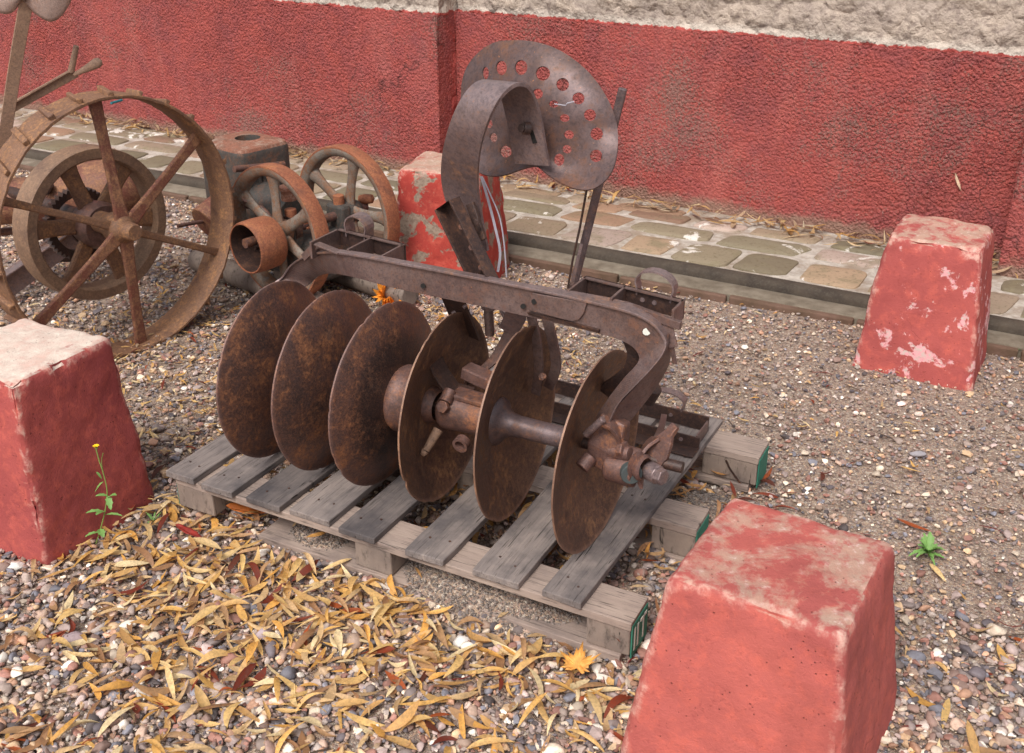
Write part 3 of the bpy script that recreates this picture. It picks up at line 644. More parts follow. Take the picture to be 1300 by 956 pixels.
# weld-mended splice plate
mb = MB(); pts = [Lv(x, y, -.010) for x, y in ((676, 372), (745, 384), (741, 398), (735, 406), (727, 408), (712, 405), (671, 394), (671, 388))]
nb = len(pts); mb.add([p+Vector((0, .0, 0)) for p in pts]+[p+Vector((0, .007, 0)) for p in pts], [tuple(range(nb))[::-1], tuple(range(nb, 2*nb))]+[(i, (i+1) % nb, nb+(i+1) % nb, nb+i) for i in range(nb)])
mb.build('splice_plate', M['beam'], H, bevel=.0015)
M['hole'] = simple('hole_black', (.008, .006, .005, 1), .9)
for x, y, r in ((678, 383, .0062), (537, 363, .006), (664, 389, .006)): mb = MB(); mb.cyl(Lv(x, y, -.0125), Lv(x, y, -.003), r, n=16); mb.build('bolt_hole', M['hole'], web)
mb = MB(); mb.cyl(Lv(820, 421, -.0055), Lv(820, 421, -.004), .008, n=9); mb.build('paint_spot', M['white'], web, rough=.003)
# clip at the beam's right shoulder
mb = MB(); mb.bar(Lv(847, 409, .016), Lv(855, 441, .010), .020, .006, (1, 0, .2)); mb.bar(Lv(852, 436, .012), Lv(857, 462, .02), .010, .005, (1, 0, .2)); mb.build('shoulder_clip', M['beam'], H, bevel=.001)
mb = MB(); mb.sweep(spline([Lv(790, 410, .03), Lv(806, 430, .035), Lv(812, 455, .04), Lv(800, 480, .05), Lv(770, 500, .06)], 5), [(-.028, -.006), (.028, -.006), (.028, .006), (-.028, .006)], Vector((1, 0, .5))); mb.build('inner_brace', M['dark'], H, bevel=.001)

# upper weight frames: flat rails with cross plates and sprung loops
def rail(mb, a, b, h=.045, t=.006): mb.bar(a, b, h, t, (0, 0, 1))
def loop(p0, p1, rise, wd, name='spring_loop', back=.0):
    c = (p0+p1)/2; L = (p1-p0).length; e = (p1-p0).normalized(); pts = [p0-Vector((0, 0, .004)), p0]
    for k in range(0, 13):
        an = math.pi*(1.12-1.24*k/12); pts.append(c+e*(L*.56*math.cos(an))+Vector((0, 0, rise*.48+rise*.56*math.sin(an))))
    pts += [p1, p1-Vector((0, 0, .004))]
    mb = MB(); mb.sweep(pts, [(-wd/2, -.0018), (wd/2, -.0018), (wd/2, .0018), (-wd/2, .0018)], V_loc, smooth=False); return mb.build(name, M['spring'], H)
V_loc = Vector((0, 1, 0))
Zr = .578
def weight_frame(u0, u1, vf, vb, crosses, skew, name='weight_frame'):
    fr = thing_part(name)
    mb = MB(); rail(mb, Vector((u0, vb, Zr)), Vector((u1, vb-skew, Zr))); mb.build('rear_rail', M['dark'], fr, bevel=.001)
    mb = MB(); mb.bar(Vector((u0, vb-.006, Zr+.021)), Vector((u1, vb-skew-.006, Zr+.021)), .003, .014, (0, 0, 1)); mb.build('rail_lip', M['beam'], fr)
    for c in crosses:
        mb = MB(); mb.bar(Vector((c, vf, Zr)), Vector((c-.0, vb-skew*(c-u0)/(u1-u0)-.003, Zr)), .045, .006, (0, 0, 1)); mb.build('cross_plate', M['beam'], fr, bevel=.001)
    return fr
def thing_part(name):
    o = bpy.data.objects.new(name, None); COL.objects.link(o); o.parent = H; o.empty_display_size = .03; return o
weight_frame(-.305, -.085, .014, .140, (-.303, -.19, -.09), .03)
weight_frame(.40, .650, .014, .115, (.403, .505, .647), .035)
mb = MB(); rail(mb, Vector((.53, .028, Zr+.006)), Vector((.668, .010, Zr-.008)), .018, .012); mb.build('front_rail', M['beam'], H, bevel=.001)
mb = MB(); mb.bar(Lv(402, 309, .02), Lv(432, 321, .01), .004, .022, (0, 0, 1)); mb.bar(Lv(385, 327, .05), Lv(402, 311, .03), .02, .004, (0, 0, 1)); mb.build('end_tab', M['beam'], H, bevel=.0008)
loop(Vector((-.275, .145, Zr+.012)), Vector((-.215, .140, Zr+.012)), .052, .040)
loop(Vector((.535, .105, Zr+.012)), Vector((.618, .094, Zr+.012)), .056, .028)
# lower frame lying on the pallet: two angle irons
mb = MB(); a = Vector((-.05, .50, .0)); b = Vector((.592, .485, .0)); rail(mb, a+Vector((0, 0, .021)), b+Vector((0, 0, .021)), .038, .005); mb.bar(a+Vector((0, -.027, .0045)), b+Vector((0, -.027, .0045)), .005, .050, (0, 0, 1)); mb.build('lower_angle_iron', M['dark'], H, bevel=.001)
mb = MB(); a = Vector((-.05, .615, .0)); b = Vector((.582, .595, .0)); rail(mb, a+Vector((0, 0, .026)), b+Vector((0, 0, .026)), .046, .005); mb.build('lower_rear_rail', M['dark'], H, bevel=.001)
mb = MB(); mb.bar((.580, .492, .022), (.580, .590, .022), .036, .005, (0, 0, 1)); mb.build('cross_plate', M['beam'], H, bevel=.001)
loop(Vector((.41, .612, .048)), Vector((.50, .609, .048)), .045, .03)
for u_r, v_r, z_r in ((.36, .4880, .024), (.50, .4850, .024), (.54, .4842, .024), (.47, .5965, .028), (.55, .0925, Zr), (.58, .0885, Zr)):
    mb = MB(); mb.cyl((u_r, v_r-.004, z_r), (u_r, v_r+.002, z_r), .0055, n=12); mb.build('rivet', M['spring'], H)
mb = MB(); mb.cyl(Lv(818, 505, .30), Lv(828, 490, .30), .030, .028); mb.build('rear_post', M['dark'], H, bevel=.002)

# outer bearing group beyond the last disc
mb = MB(); mb.lathe([(.51, .028), (.518, .034), (.535, .034), (.54, .03), (.60, .03), (.612, .024)], AX(0, -.02), (1, 0, 0), 32); mb.build('outer_bearing', M['hub'], H)
P_foot = Lv(770, 545, -.03)
mb = MB(); mb.sweep([Lv(782, 530, -.022), Lv(776, 548, -.028), Lv(768, 566, -.034), Lv(760, 590, -.04)], [[(-.030, -.016), (.030, -.016), (.030, .016), (-.030, .016)], [(-.040, -.024), (.040, -.024), (.036, .022), (-.036, .022)], [(-.042, -.028), (.042, -.028), (.038, .026), (-.036, .026)], [(-.024, -.022), (.030, -.022), (.026, .022), (-.022, .022)]], Vector((1, 0, .2)))
mb.build('foot_casting', M['hub'], H, bevel=.006, rough=.004)
mb = MB(); mb.cyl(Lv(743, 552, -.075), Lv(766, 532, -.07), .0085, n=14); mb.build('hinge_pin', M['spring'], H, bevel=.002)
mb = MB(); mb.sweep(spline([Lv(766, 534, -.055), Lv(778, 540, -.05), Lv(787, 553, -.045), Lv(788, 572, -.04)], 4), [(-.004, -.018), (.004, -.018), (.004, .018), (-.004, .018)], Vector((.6, 0, .6))); mb.build('clamp_band', M['hub'], H, bevel=.001)
mb = MB(); mb.cyl(Lv(750, 580, -.06), Lv(738, 594, -.085), .018, .017); mb.build('set_collar', M['hub'], H, bevel=.002)
mb = MB(); mb.cyl(Lv(738.5, 591.5, -.088), Lv(738, 592, -.0885), .005, n=12); mb.build('collar_hole', M['dark'], H)
mb = MB(); a = Lv(772, 590, -.04); b = Lv(808, 598, -.04); mb.cyl(a, b, .036, .040); mb.build('axle_casting', M['hub'], H, bevel=.006, rough=.005)
mb = MB(); mb.cyl(Lv(775, 572, -.045), Lv(800, 576, -.05), .018, .016); mb.hexnut(Lv(787, 570, -.05), (.9, -.2, .2), .021, .015); mb.build('upper_boss', M['hub'], H, bevel=.002)
mb = MB(); e = (Lv(806, 594, -.05)-Lv(786, 590, -.05)).normalized(); c = Lv(800, 598, -.060); dd = Vector((.55, -.83, .1)).normalized(); mb.cyl(c, c+dd*.018, .025, .024, n=26); mb.build('grey_plug', M['green_plug'], H, bevel=.002)
mb = MB(); mb.lathe([(0, .030), (.007, .033), (.010, .026), (.016, .029), (.022, .031), (.028, .024)], Lv(806, 590, -.05), (1, -.25, .05), 28); mb.build('coiled_collar', M['hub'], H)
arc = spline([Lv(833, 556, .02), Lv(821, 566, .0), Lv(812, 582, -.02), Lv(810, 600, -.03), Lv(815, 615, -.03)], 5)
mb = MB(); mb.sweep(arc, [(-.024, -.004), (.024, -.004), (.024, .004), (-.024, .004)], Vector((.3, -1, .2))); mb.build('curved_end_plate', M['hub'], H, bevel=.0015)
mb = MB(); c = Lv(822, 596, -.03); mb.cyl(c, c+Vector((.03, -.012, 0)), .022, n=24); mb.hexnut(c+Vector((.02, -.01, 0)), (.95, -.35, .08), .020, .028); mb.build('hex_nut', M['spring'], H, bevel=.002)
mb = MB(); mb.sweep([Lv(826, 588, -.01), Lv(836, 574, .0), Lv(843, 560, .01), Lv(849, 551, .03), Lv(858, 540, .04)], [[(-h, -.006), (h, -.006), (h, .006), (-h, .006)] for h in (.024, .028, .024, .014, .010)], Vector((1, .0, .5))); mb.build('twisted_strap', M['hub'], H, bevel=.002)
mb = MB(); mb.sweep(spline([Lv(843, 527, .44), Lv(840, 541, .30), Lv(834, 556, .10), Lv(828, 562, .03)], 4), [(-.008, -.003), (.008, -.003), (.008, .003), (-.008, .003)], Vector((1, 0, 0))); mb.build('tie_strap', M['beam'], H, bevel=.001)

# channel post, spring and seat
def channel(p0, p1, wdir, w, fl, t=.006):
    mb = MB(); sec = [(-w/2, 0), (w/2, 0), (w/2, -fl), (w/2-t, -fl), (w/2-t, -t), (-w/2+t, -t), (-w/2+t, -fl), (-w/2, -fl)]
    mb.sweep([Vector(p0), Vector(p0).lerp(Vector(p1), .5), Vector(p1)], sec, Vector(wdir)); return mb
pt, pb = Lv(573, 256, .06), Lv(626, 366, .035)
channel(pt, pb, (1, -.35, .45), .070, -.030).build('channel_post', M['dark'], H, bevel=.001)
for f_ in (.28, .52, .75):
    mb = MB(); p = pt.lerp(pb, f_)+Vector((0, -.004, 0)); mb.hexnut(p, (-.2, -1, .1), .007, .006); mb.build('rivet', M['hub'], H)
mb = MB(); mb.bar(Lv(572, 372, .06), Lv(594, 425, .16), .075, .008, (1, -.2, 0)); mb.build('lower_post', M['dark'], H, bevel=.001)
mb = MB()
for x, y in ((592, 388), (578, 396)): mb.cyl(Lv(x, y, .07), Lv(x, y, .078)+Vector((0, -.015, 0)), .005, n=10)
mb.build('post_rivet', M['spring'], H)
mb = MB(); mb.bar(Lv(652, 404, .09), Lv(660, 390, .07), .05, .012, (1, 0, .2)); mb.bar(Lv(645, 420, .11), Lv(656, 400, .09), .05, .010, (1, 0, .2)); mb.build('grey_lug', M['spring'], H, bevel=.001)

LE = [Lv(590, 315, .14), Lv(572, 270, .13), Lv(561.5, 230, .10), Lv(563, 192, .055), Lv(573, 155, .02), Lv(588, 124, .02), Lv(605, 106, .045), Lv(622, 104, .075), Lv(634, 116, .10), Lv(643, 145, .118), Lv(649, 178, .125), Lv(655, 207, .13)]
RE = [Lv(620, 318, .13), Lv(612, 275, .12), Lv(607, 235, .085), Lv(609, 196, .035), Lv(619, 158, -.01), Lv(635, 126, -.01), Lv(653, 109, .015), Lv(668, 109, .045), Lv(678, 122, .075), Lv(687, 150, .10), Lv(692, 180, .11), Lv(698, 210, .117)]
le, re = spline(LE, 7), spline(RE, 7); mb = MB(); n = len(le); nrm = []
for k in range(n):
    t = (le[min(k+1, n-1)]-le[max(k-1, 0)]).normalized(); w_ = (re[k]-le[k]).normalized(); nrm.append(t.cross(w_).normalized()*.004)
vs = []
for k in range(n): vs += [le[k]+nrm[k], re[k]+nrm[k], re[k]-nrm[k], le[k]-nrm[k]]
fs = []
for k in range(n-1):
    for i in range(4): fs.append((4*k+i, 4*k+(i+1) % 4, 4*k+4+(i+1) % 4, 4*k+4+i))
fs += [(3, 2, 1, 0), (4*n-4, 4*n-3, 4*n-2, 4*n-1)]
mb.add(vs, fs, False); o = mb.build('seat_spring', M['spring'], H, bevel=.0012)
for p_ in o.data.polygons: p_.use_smooth = True
o.modifiers.remove(o.modifiers['bevel']); es = o.modifiers.new('edges', 'EDGE_SPLIT'); es.split_angle = R(45)
mb = MB(); mb.bar(Lv(597, 258, .09), Lv(613, 305, .07), .020, .012, (1, 0, 0)); mb.hexnut(Lv(606, 281, .055), (.2, -1, 0), .008, .008); mb.build('spring_clamp', M['dark'], H, bevel=.0015)
mb = MB(); c = Lv(672, 163, .100); mb.cyl(c, c+Vector((-.01, -.012, .002)), .014, n=20); mb.hexnut(c+Vector((-.01, -.010, .002)), (-.1, -1, .1), .010, .010)
mb.build('seat_bolt', M['dark'], H, bevel=.001)
mb = MB(); c = Lv(671, 152, .108); d_ = Lv(679, 182, .108); mb.bar(c, d_, .010, .002, (1, 0, 0)); mb.build('slot', M['hole'], H)

so_px = [(585.7, 121), (587, 104.5), (594, 84), (610, 65), (629, 54), (648, 51.6), (674.7, 52.8), (703.5, 61), (730, 77), (751.6, 97), (768.5, 121), (780.5, 148), (784.6, 174), (783, 198), (777, 217.6), (766, 232), (751.6, 240.5), (732, 240.5), (713, 233), (696, 222.4), (684, 212.5), (675, 212), (660, 216), (643, 222), (626.6, 224), (612, 221), (602, 213), (593, 198), (587, 174), (584.5, 145)]
holes = [(617, 93, 4.2, 8), (637, 86.5, 7, 9.2), (662, 86, 8, 9.5), (689.5, 93.5, 9, 9), (714.5, 107.5, 8, 8.2), (734.5, 125, 7.6, 7.6), (749, 146, 7.5, 7.5), (757.5, 170, 8, 8), (757, 198, 8, 8), (710, 203, 6.5, 8), (683, 119, 6.5, 6.5), (703, 132, 6, 4.7), (717, 150, 6.2, 5), (722.5, 171, 6.2, 5.7), (720, 189.5, 6, 5.5), (621, 157, 5, 6), (627, 175, 5, 6), (642.5, 192.5, 7.5, 7.5)]
ctr = Vector((688, 152))
def closed_spline(pts, n):
    P = [Vector((a, b, 0)) for a, b in pts]; N = len(P); out = []
    for i in range(N):
        p0, p1, p2, p3 = P[i-1], P[i], P[(i+1) % N], P[(i+2) % N]
        for k in range(n):
            t = k/n; q = .5*((2*p1)+(-p0+p2)*t+(2*p0-5*p1+4*p2-p3)*t*t+(-p0+3*p1-3*p2+p3)*t**3); out.append((q.x, q.y))
    return out
ol = closed_spline(so_px, 4)
def rout(ang):                                       # outline radius along an angle, from the polygon
    best = 100; dx, dy = math.cos(ang), math.sin(ang)
    for (x0, y0), (x1, y1) in zip(ol, ol[1:]+ol[:1]):
        ex, ey = x1-x0, y1-y0; den = dx*ey-dy*ex
        if abs(den) < 1e-9: continue
        t = ((x0-ctr.x)*ey-(y0-ctr.y)*ex)/den; s_ = ((x0-ctr.x)*dy-(y0-ctr.y)*dx)/den
        if t > 0 and -1e-6 <= s_ <= 1+1e-6: best = t
    return best
rt = [rout(2*math.pi*i/360) for i in range(360)]
def seat_v(x, y):
    dx, dy = x-ctr.x, y-ctr.y; r = math.hypot(dx, dy); an = math.atan2(dy, dx) % (2*math.pi); ro = rt[int(an/(2*math.pi)*360) % 360]; f = min(1, r/max(ro, 1))
    up = max(0, -dy/100); dn = max(0, (dy-10)/80); lf = max(0, -dx/100); rg = max(0, dx/100)
    off = .16+.035*up**1.5+.06*lf**1.6+.01*rg+f**3*.035*(1-min(1, dn*1.4))-(f**3)*.05*min(1, dn*1.1)
    return off
pts2 = []; edges = []
def addloop(lp):
    b = len(pts2)
    pts2.extend(Vector(p) for p in lp); n_ = len(lp); edges.extend((b+i, b+(i+1) % n_) for i in range(n_)); return b
addloop(ol); hl = []
for (hx, hy, ra, rb) in holes: hl.append((hx, hy, ra, rb)); addloop([(hx+ra*math.cos(2*math.pi*i/18), hy+rb*math.sin(2*math.pi*i/18)) for i in range(18)])
def inside(x, y):
    c_ = False
    for (x0, y0), (x1, y1) in zip(ol, ol[1:]+ol[:1]):
        if (y0 > y) != (y1 > y) and x < (x1-x0)*(y-y0)/(y1-y0)+x0: c_ = not c_
    return c_
for gx in range(582, 790, 5):
    for gy in range(50, 244, 5):
        x, y = gx+(2.5 if (gy//5) % 2 else 0), gy
        if not inside(x, y): continue
        if min(math.hypot(x-a, y-b) for a, b in ol) < 3: continue
        if any(((x-hx)/(ra+2.5))**2+((y-hy)/(rb+2.5))**2 < 1 for hx, hy, ra, rb in hl): continue
        pts2.append(Vector((x, y)))
res = geometry.delaunay_2d_cdt(pts2, edges, [], 0, 1e-5); vv, tris = res[0], res[2]
mb = MB(); keep = []
for t in tris:
    cx = sum(vv[i].x for i in t)/3; cy = sum(vv[i].y for i in t)/3
    if not inside(cx, cy): continue
    if any(((cx-hx)/ra)**2+((cy-hy)/rb)**2 < .96 for hx, hy, ra, rb in hl): continue
    keep.append(tuple(t))
used = sorted({i for t in keep for i in t}); mp_ = {a: i for i, a in enumerate(used)}
mb.add([Lv(vv[i].x, vv[i].y, seat_v(vv[i].x, vv[i].y)) for i in used], [tuple(mp_[i] for i in t) for t in keep], True)
o = mb.build('seat_pan', M['seat'], H); so_ = o.modifiers.new('thick', 'SOLIDIFY'); so_.thickness = .0035; so_.offset = 0; es = o.modifiers.new('edges', 'EDGE_SPLIT'); es.split_angle = R(45)
mb = MB(); mb.tube([Lv(704, 132, .155), Lv(712, 133, .15), Lv(718, 134, .148), Lv(720, 131, .147), Lv(729, 129, .16)], .0012, 6); mb.build('hole_wire', M['wire'], H)
# lever with thin rod, white straps
mb = MB(); a, b = Lv(727, 368, .22), Lv(791, 112, .22); mb.bar(a, b, .020, .009, (1, .35, 0)); q = (b-a).normalized(); mb.bar(b-q*.085+Vector((0, -.001, 0)), b, .018, .014, (1, .35, 0)); mb.build('hand_lever', M['spool'], H, bevel=.003)
mb = MB(); mb.tube([Lv(721, 366, .20), Lv(727, 330, .20), Lv(736, 290, .20), Lv(745, 240, .19), Lv(748, 205, .19)], .0028, 8); mb.build('lever_rod', M['dark'], H)
mb = MB(); mb.bar(Lv(726, 362, .19), Lv(738, 310, .19), .007, .004, (1, .3, 0)); mb.build('latch_strip', M['spring'], H)
mb = MB()
mb.sweep(spline([Lv(611, 224, .15), Lv(620, 255, .15), Lv(629, 290, .15), Lv(635, 320, .15), Lv(632, 345, .14)], 5), [(-.003, -.0008), (.003, -.0008), (.003, .0008), (-.003, .0008)], Vector((1, .3, 0)))
mb.tube(spline([Lv(612, 224, .15), Lv(622, 246, .15), Lv(634, 275, .15), Lv(640, 310, .15), Lv(643, 352, .14)], 5), .0018, 6)
mb.build('white_strap', M['wire'], H)

# ------------------------------------------------------------------ farm mower with the large cleated wheel
def Wd(px, py, Y):
    d = ray(px, py); t = Y/d.y; return Vector((0, 0, CAM_H))+d*t
MW = Vector((-1.309, 3.466, 0))
mow = thing('farm_mower', 'old iron farm mower with a large cleated six-spoke wheel and faded pink seat', 'farm machine', tuple(MW))
def world(mb, base=MW):
    mb.v = [(v[0]-base.x, v[1]-base.y, v[2]-base.z) for v in mb.v]; return mb
ang = R(-37.8); wa = Vector((-math.cos(ang), -math.sin(ang), 0)); wb = Vector((-math.sin(ang), math.cos(ang), 0)); wz = Vector((0, 0, 1))
def ring(mb, c, ax, prof, n=96): mb.lathe(prof, c, ax, n, closed=True)
def spokes(c, ax, e1, r0, r1, angs, w_, t_, m, parent, base, bow=0, taper=1, a0=.5):
    for an in angs:
        d = e1*math.cos(R(an))+wz*math.sin(R(an)); mb = MB(); s_ = ax.cross(d)
        path = [c+d*(r0+(r1-r0)*k/6)+ax*(bow*(1-k/6)) for k in range(7)]
        secs = []
        for k in range(7):
            w2 = w_*(1+(taper-1)*k/6)/2; w2 *= 1+.35*abs(k/3-1)**3; t2 = t_/2
            secs.append([(-t2, -w2*.7), (-t2*.6, -w2), (t2*.6, -w2), (t2, -w2*.7), (t2, w2*.7), (t2*.6, w2), (-t2*.6, w2), (-t2, w2*.7)])
        mb.sweep(path, secs, ax, smooth=False); world(mb, base).build('spoke', m, parent, bevel=.002)
wh = bpy.data.objects.new('road_wheel', None); COL.objects.link(wh); wh.parent = mow
c = MW+Vector((0, 0, .447)); RW = .45
mb = MB(); ring(mb, c, wa, [(0, RW), (.004, RW+.003), (.065, RW+.001), (.125, RW+.003), (.130, RW), (.130, RW-.007), (.125, RW-.010), (.065, RW-.013), (.004, RW-.010), (0, RW-.007)], 120); world(mb).build('rim', M['wheel'], wh, rough=.003)
mb = MB(); ex = -wb   # image-right direction along the wheel plane
e1 = wb if wb.x > 0 else -wb
for i in range(26):
    an = 2*math.pi*i/26+.05; d = e1*math.cos(an)+wz*math.sin(an); tg = wa.cross(d)
    if d.z < -.85: continue
    p = c+d*(RW+.006); q = MB(); q.bar(p+wa*.004-tg*.014, p+wa*.126+tg*.022, .024, .018, d); world(q).build('cleat', M['wheel'], wh, bevel=.004, rough=.009)
spokes(c+wa*.05, wa, e1, .03, RW-.012, (92, 34, -88, -145), .042, .016, M['spoke'], wh, MW, -.03, .85)
spokes(c+wa*.06, wa, e1, .03, RW-.012, (-27, 154), .026, .022, M['wheel'], wh, MW, -.02, .9)
mb = MB(); mb.lathe([(-.045, .001), (-.045, .026), (-.038, .030), (.0, .032), (.012, .046), (.05, .052), (.08, .050), (.10, .040), (.16, .038)], c, wa, 32); world(mb).build('hub', M['wheel'], wh)
mb = MB(); mb.cyl(c+e1*.0-wa*.02+wz*.446-wz*.012, c+wz*.434+e1*.05-wa*.004, .004); world(mb).build('teal_paint_streak', M['tealpaint'], wh)
# inner fly wheel
c2 = Vector((-1.455, 3.609, .418)); R2 = .273
w2 = bpy.data.objects.new('flywheel', None); COL.objects.link(w2); w2.parent = mow
mb = MB(); ring(mb, c2, wa, [(0, R2-.002), (.006, R2), (.092, R2), (.096, R2-.004), (.096, R2-.036), (.090, R2-.042), (.03, R2-.044), (.006, R2-.042), (0, R2-.036)], 96); world(mb).build('rim', M['fly'], w2)
spokes(c2+wa*.035, wa, e1, .03, R2-.04, (108, 50, -8, -70, -125, 172), .058, .022, M['wheel'], w2, MW, 0, .95)
mb = MB(); mb.lathe([(-.03, .03), (-.03, .075), (.0, .085), (.06, .08), (.09, .05)], c2, wa, 32); world(mb).build('hub', M['hub'], w2)
mb = MB(); mb.cyl(c, c+wa*.75, .022); world(mb).build('axle', M['dark'], mow)
# gear ring low behind the fly wheel
mb = MB(); gc = c2+wa*.13+Vector((0, 0, -.02)); n = 44; prof_ = []
for i in range(n):
    for k, rr in ((0, .122), (.5, .134)):
        an = 2*math.pi*(i+k)/n; prof_.append((an, rr))
vs = [gc+(e1*math.cos(a)+wz*math.sin(a))*r+wa*o for o in (0, .03) for a, r in prof_]; nn = len(prof_); vs += [gc+(e1*math.cos(a)+wz*math.sin(a))*.10+wa*o for o in (0, .03) for a, r in prof_]
fs = [(i, (i+1) % nn, nn+(i+1) % nn, nn+i) for i in range(nn)]+[(2*nn+i, 2*nn+(i+1) % nn, (i+1) % nn, i) for i in range(nn)]+[(3*nn+(i+1) % nn, 3*nn+i, nn+i, nn+(i+1) % nn) for i in range(nn)]+[(3*nn+i, 3*nn+(i+1) % nn, 2*nn+(i+1) % nn, 2*nn+i) for i in range(nn)]
mb.add(vs, fs); world(mb).build('gear_ring', M['dark'], mow)
# gearbox barrel, frame and seat post
mb = MB(); mb.lathe([(-.45, .085), (-.1, .088), (.0, .10), (.05, .13), (.16, .135), (.24, .11), (.27, .06), (.275, .001)], Wd(96, 248, 4.0), (.98, .12, .06), 40); world(mb).build('gearbox_barrel', M['spoke'], mow)
mb = MB(); mb.bar(Wd(-40, 398, 3.85), Wd(92, 300, 4.05), .10, .012, (0, 0, 1)); mb.bar(Wd(-40, 380, 3.83), Wd(92, 290, 4.03), .008, .06, (0, 0, 1)); world(mb).build('frame_beam', M['spring'], mow, bevel=.002)
mb = MB(); mb.cyl(Wd(-60, 300, 4.0), Wd(40, 291, 4.05), .016); world(mb).build('cross_rod', M['hub'], mow)
mb = MB(); mb.tube(spline([Wd(58, 292, 4.0), Wd(75, 288, 4.0), Wd(82, 298, 4.0), Wd(70, 306, 4.0)], 5), .012, 10); world(mb).build('hook', M['wheel'], mow)
mb = MB(); mb.box(Wd(95, 308, 4.15), (.22, .12, .14)); world(mb).build('gear_case', M['dark'], mow, bevel=.02)
mb = MB()
mb.sweep(spline([Wd(-12, 330, 3.95), Wd(-4, 240, 3.93), Wd(8, 160, 3.9), Wd(20, 80, 3.88), Wd(33, 5, 3.86), Wd(42, -40, 3.88), Wd(60, -66, 3.95)], 5), [(-.022, -.006), (.022, -.006), (.022, .006), (-.022, .006)], Vector((1, .45, 0))); world(mb).build('seat_post', M['tan'], mow, bevel=.002)
pan = [(-8, -60), (20, -95), (60, -100), (95, -80), (105, -45), (96, -12), (82, 14), (72, 24), (62, 26), (46, 17), (34, 4), (26, -2), (22, 6), (14, 15), (2, 16), (-12, 6), (-20, -20)]
pl = closed_spline(pan, 4); mb = MB(); n = len(pl); cx, cy = 42, -38; vs = []
for f in (1, .93, .75, .5, .25):
    for x, y in pl:
        off = .05*(1-f*f)-(.03*f**4 if y > 0 else -.03*f**3); vs.append(Wd(cx+(x-cx)*f, cy+(y-cy)*f, 3.84-off*.6))
vs.append(Wd(cx, cy, 3.81)); fs = []
for l in range(4):
    for i in range(n): fs.append((l*n+i, l*n+(i+1) % n, (l+1)*n+(i+1) % n, (l+1)*n+i))
fs += [(4*n+i, 4*n+(i+1) % n, 5*n) for i in range(n)]
mb.add(vs, fs, True); o = world(mb).build('seat_pan', M['pinkseat'], mow); s_ = o.modifiers.new('thick', 'SOLIDIFY'); s_.thickness = .005
mb = MB(); mb.bar(Wd(2, 144, 3.98), Wd(96, 92, 4.02), .036, .012, (0, 0, 1)); mb.bar(Wd(2, 139, 3.965), Wd(92, 88, 4.005), .008, .03, (0, 0, 1)); world(mb).build('lift_lever', M['tan'], mow, bevel=.002)
mb = MB(); mb.cyl(Wd(90, 92, 4.0), Wd(97, 58, 4.0), .012, .010, 14); world(mb).build('latch_grip', M['tan'], mow, bevel=.003)
mb = MB(); mb.sweep([Wd(94, 95, 4.0), Wd(104, 90, 4.0), Wd(114, 85, 4.0), Wd(123, 80, 4.0), Wd(127, 78, 4.0), Wd(129, 77, 4.0)], [[(h*math.cos(2*math.pi*i/12), h*.6*math.sin(2*math.pi*i/12)) for i in range(12)] for h in (.008, .010, .015, .019, .015, .004)], Vector((0, 0, 1)), smooth=True); world(mb).build('handle_knob', M['tan'], mow)
# iron bits lying by the hub
mb = MB(); mb.box(Wd(56, 236, 3.9), (.06, .03, .04), Matrix.Rotation(.6, 3, 'Y')); world(mb).build('bracket', M['dark'], mow, bevel=.004)

# ------------------------------------------------------------------ stationary engine
E0 = Vector((-.966, 3.726, 0)); A_ = Vector((.643, .766, 0)); Q_ = Vector((-.766, .643, 0)); zh = .315
eng = thing('stationary_engine', 'rusty single-cylinder stationary engine with two spoked flywheels and an orange belt pulley', 'engine', tuple(E0))
def EP(a, q, z): return E0+A_*a+Q_*q+Vector((0, 0, z))
eR = Matrix((A_, Q_, Vector((0, 0, 1)))).transposed()
def eng_box(a0, a1, q0, q1, z0, z1): mb = MB(); mb.box(EP((a0+a1)/2, (q0+q1)/2, (z0+z1)/2), (a1-a0, q1-q0, z1-z0), eR); return world(mb, E0)
ee = -Q_
for k, (a0, ph, rr) in enumerate(((.11, 92, .260), (.455, 76, .266))):
    f = bpy.data.objects.new('flywheel', None); COL.objects.link(f); f.parent = eng; cc = EP(a0, 0, zh)
    mb = MB(); mb.lathe([(-.001, rr-.001), (.054, rr-.001), (.055, rr-.008), (-.002, rr-.008)], cc, A_, 96, closed=True)
    mb.lathe([(-.004, rr-.006), (-.004, rr), (.004, rr+.002), (.052, rr+.002), (.058, rr), (.058, rr-.006)], cc, A_, 96); world(mb, E0).build('rusty_tread', M['orange'], f)
    mb = MB(); mb.lathe([(-.003, rr-.006), (-.005, rr-.012), (.004, rr-.034), (.012, rr-.04), (.045, rr-.04), (.055, rr-.02), (.055, rr-.006)], cc, A_, 96, closed=True); world(mb, E0).build('rim', M['greyiron'], f)
    for s_ in range(6 if k == 0 else 5):
        an = R(ph+s_*(60 if k == 0 else 72)); d = ee*math.cos(an)+wz*math.sin(an); mb = MB()
        secs = [[(h*math.cos(2*math.pi*i/12), h*.62*math.sin(2*math.pi*i/12)) for i in range(12)] for h in (.032, .026, .022, .021, .022, .026, .036)]
        mb.sweep([cc+A_*.03+d*(.03+(rr-.068)*j/6) for j in range(7)], secs, A_.cross(d), smooth=True); world(mb, E0).build('spoke', M['greyiron'], f)
    mb = MB(); mb.lathe([(-.03, .001), (-.03, .03), (-.02, .038), (.01, .052), (.05, .052), (.08, .036)], cc, A_, 32); world(mb, E0).build('hub', M['greyiron'] if k == 0 else M['engine'], f)
mb = MB(); mb.cyl(EP(-.02, 0, zh), EP(.58, 0, zh), .018); world(mb, E0).build('crankshaft', M['hub'], eng)
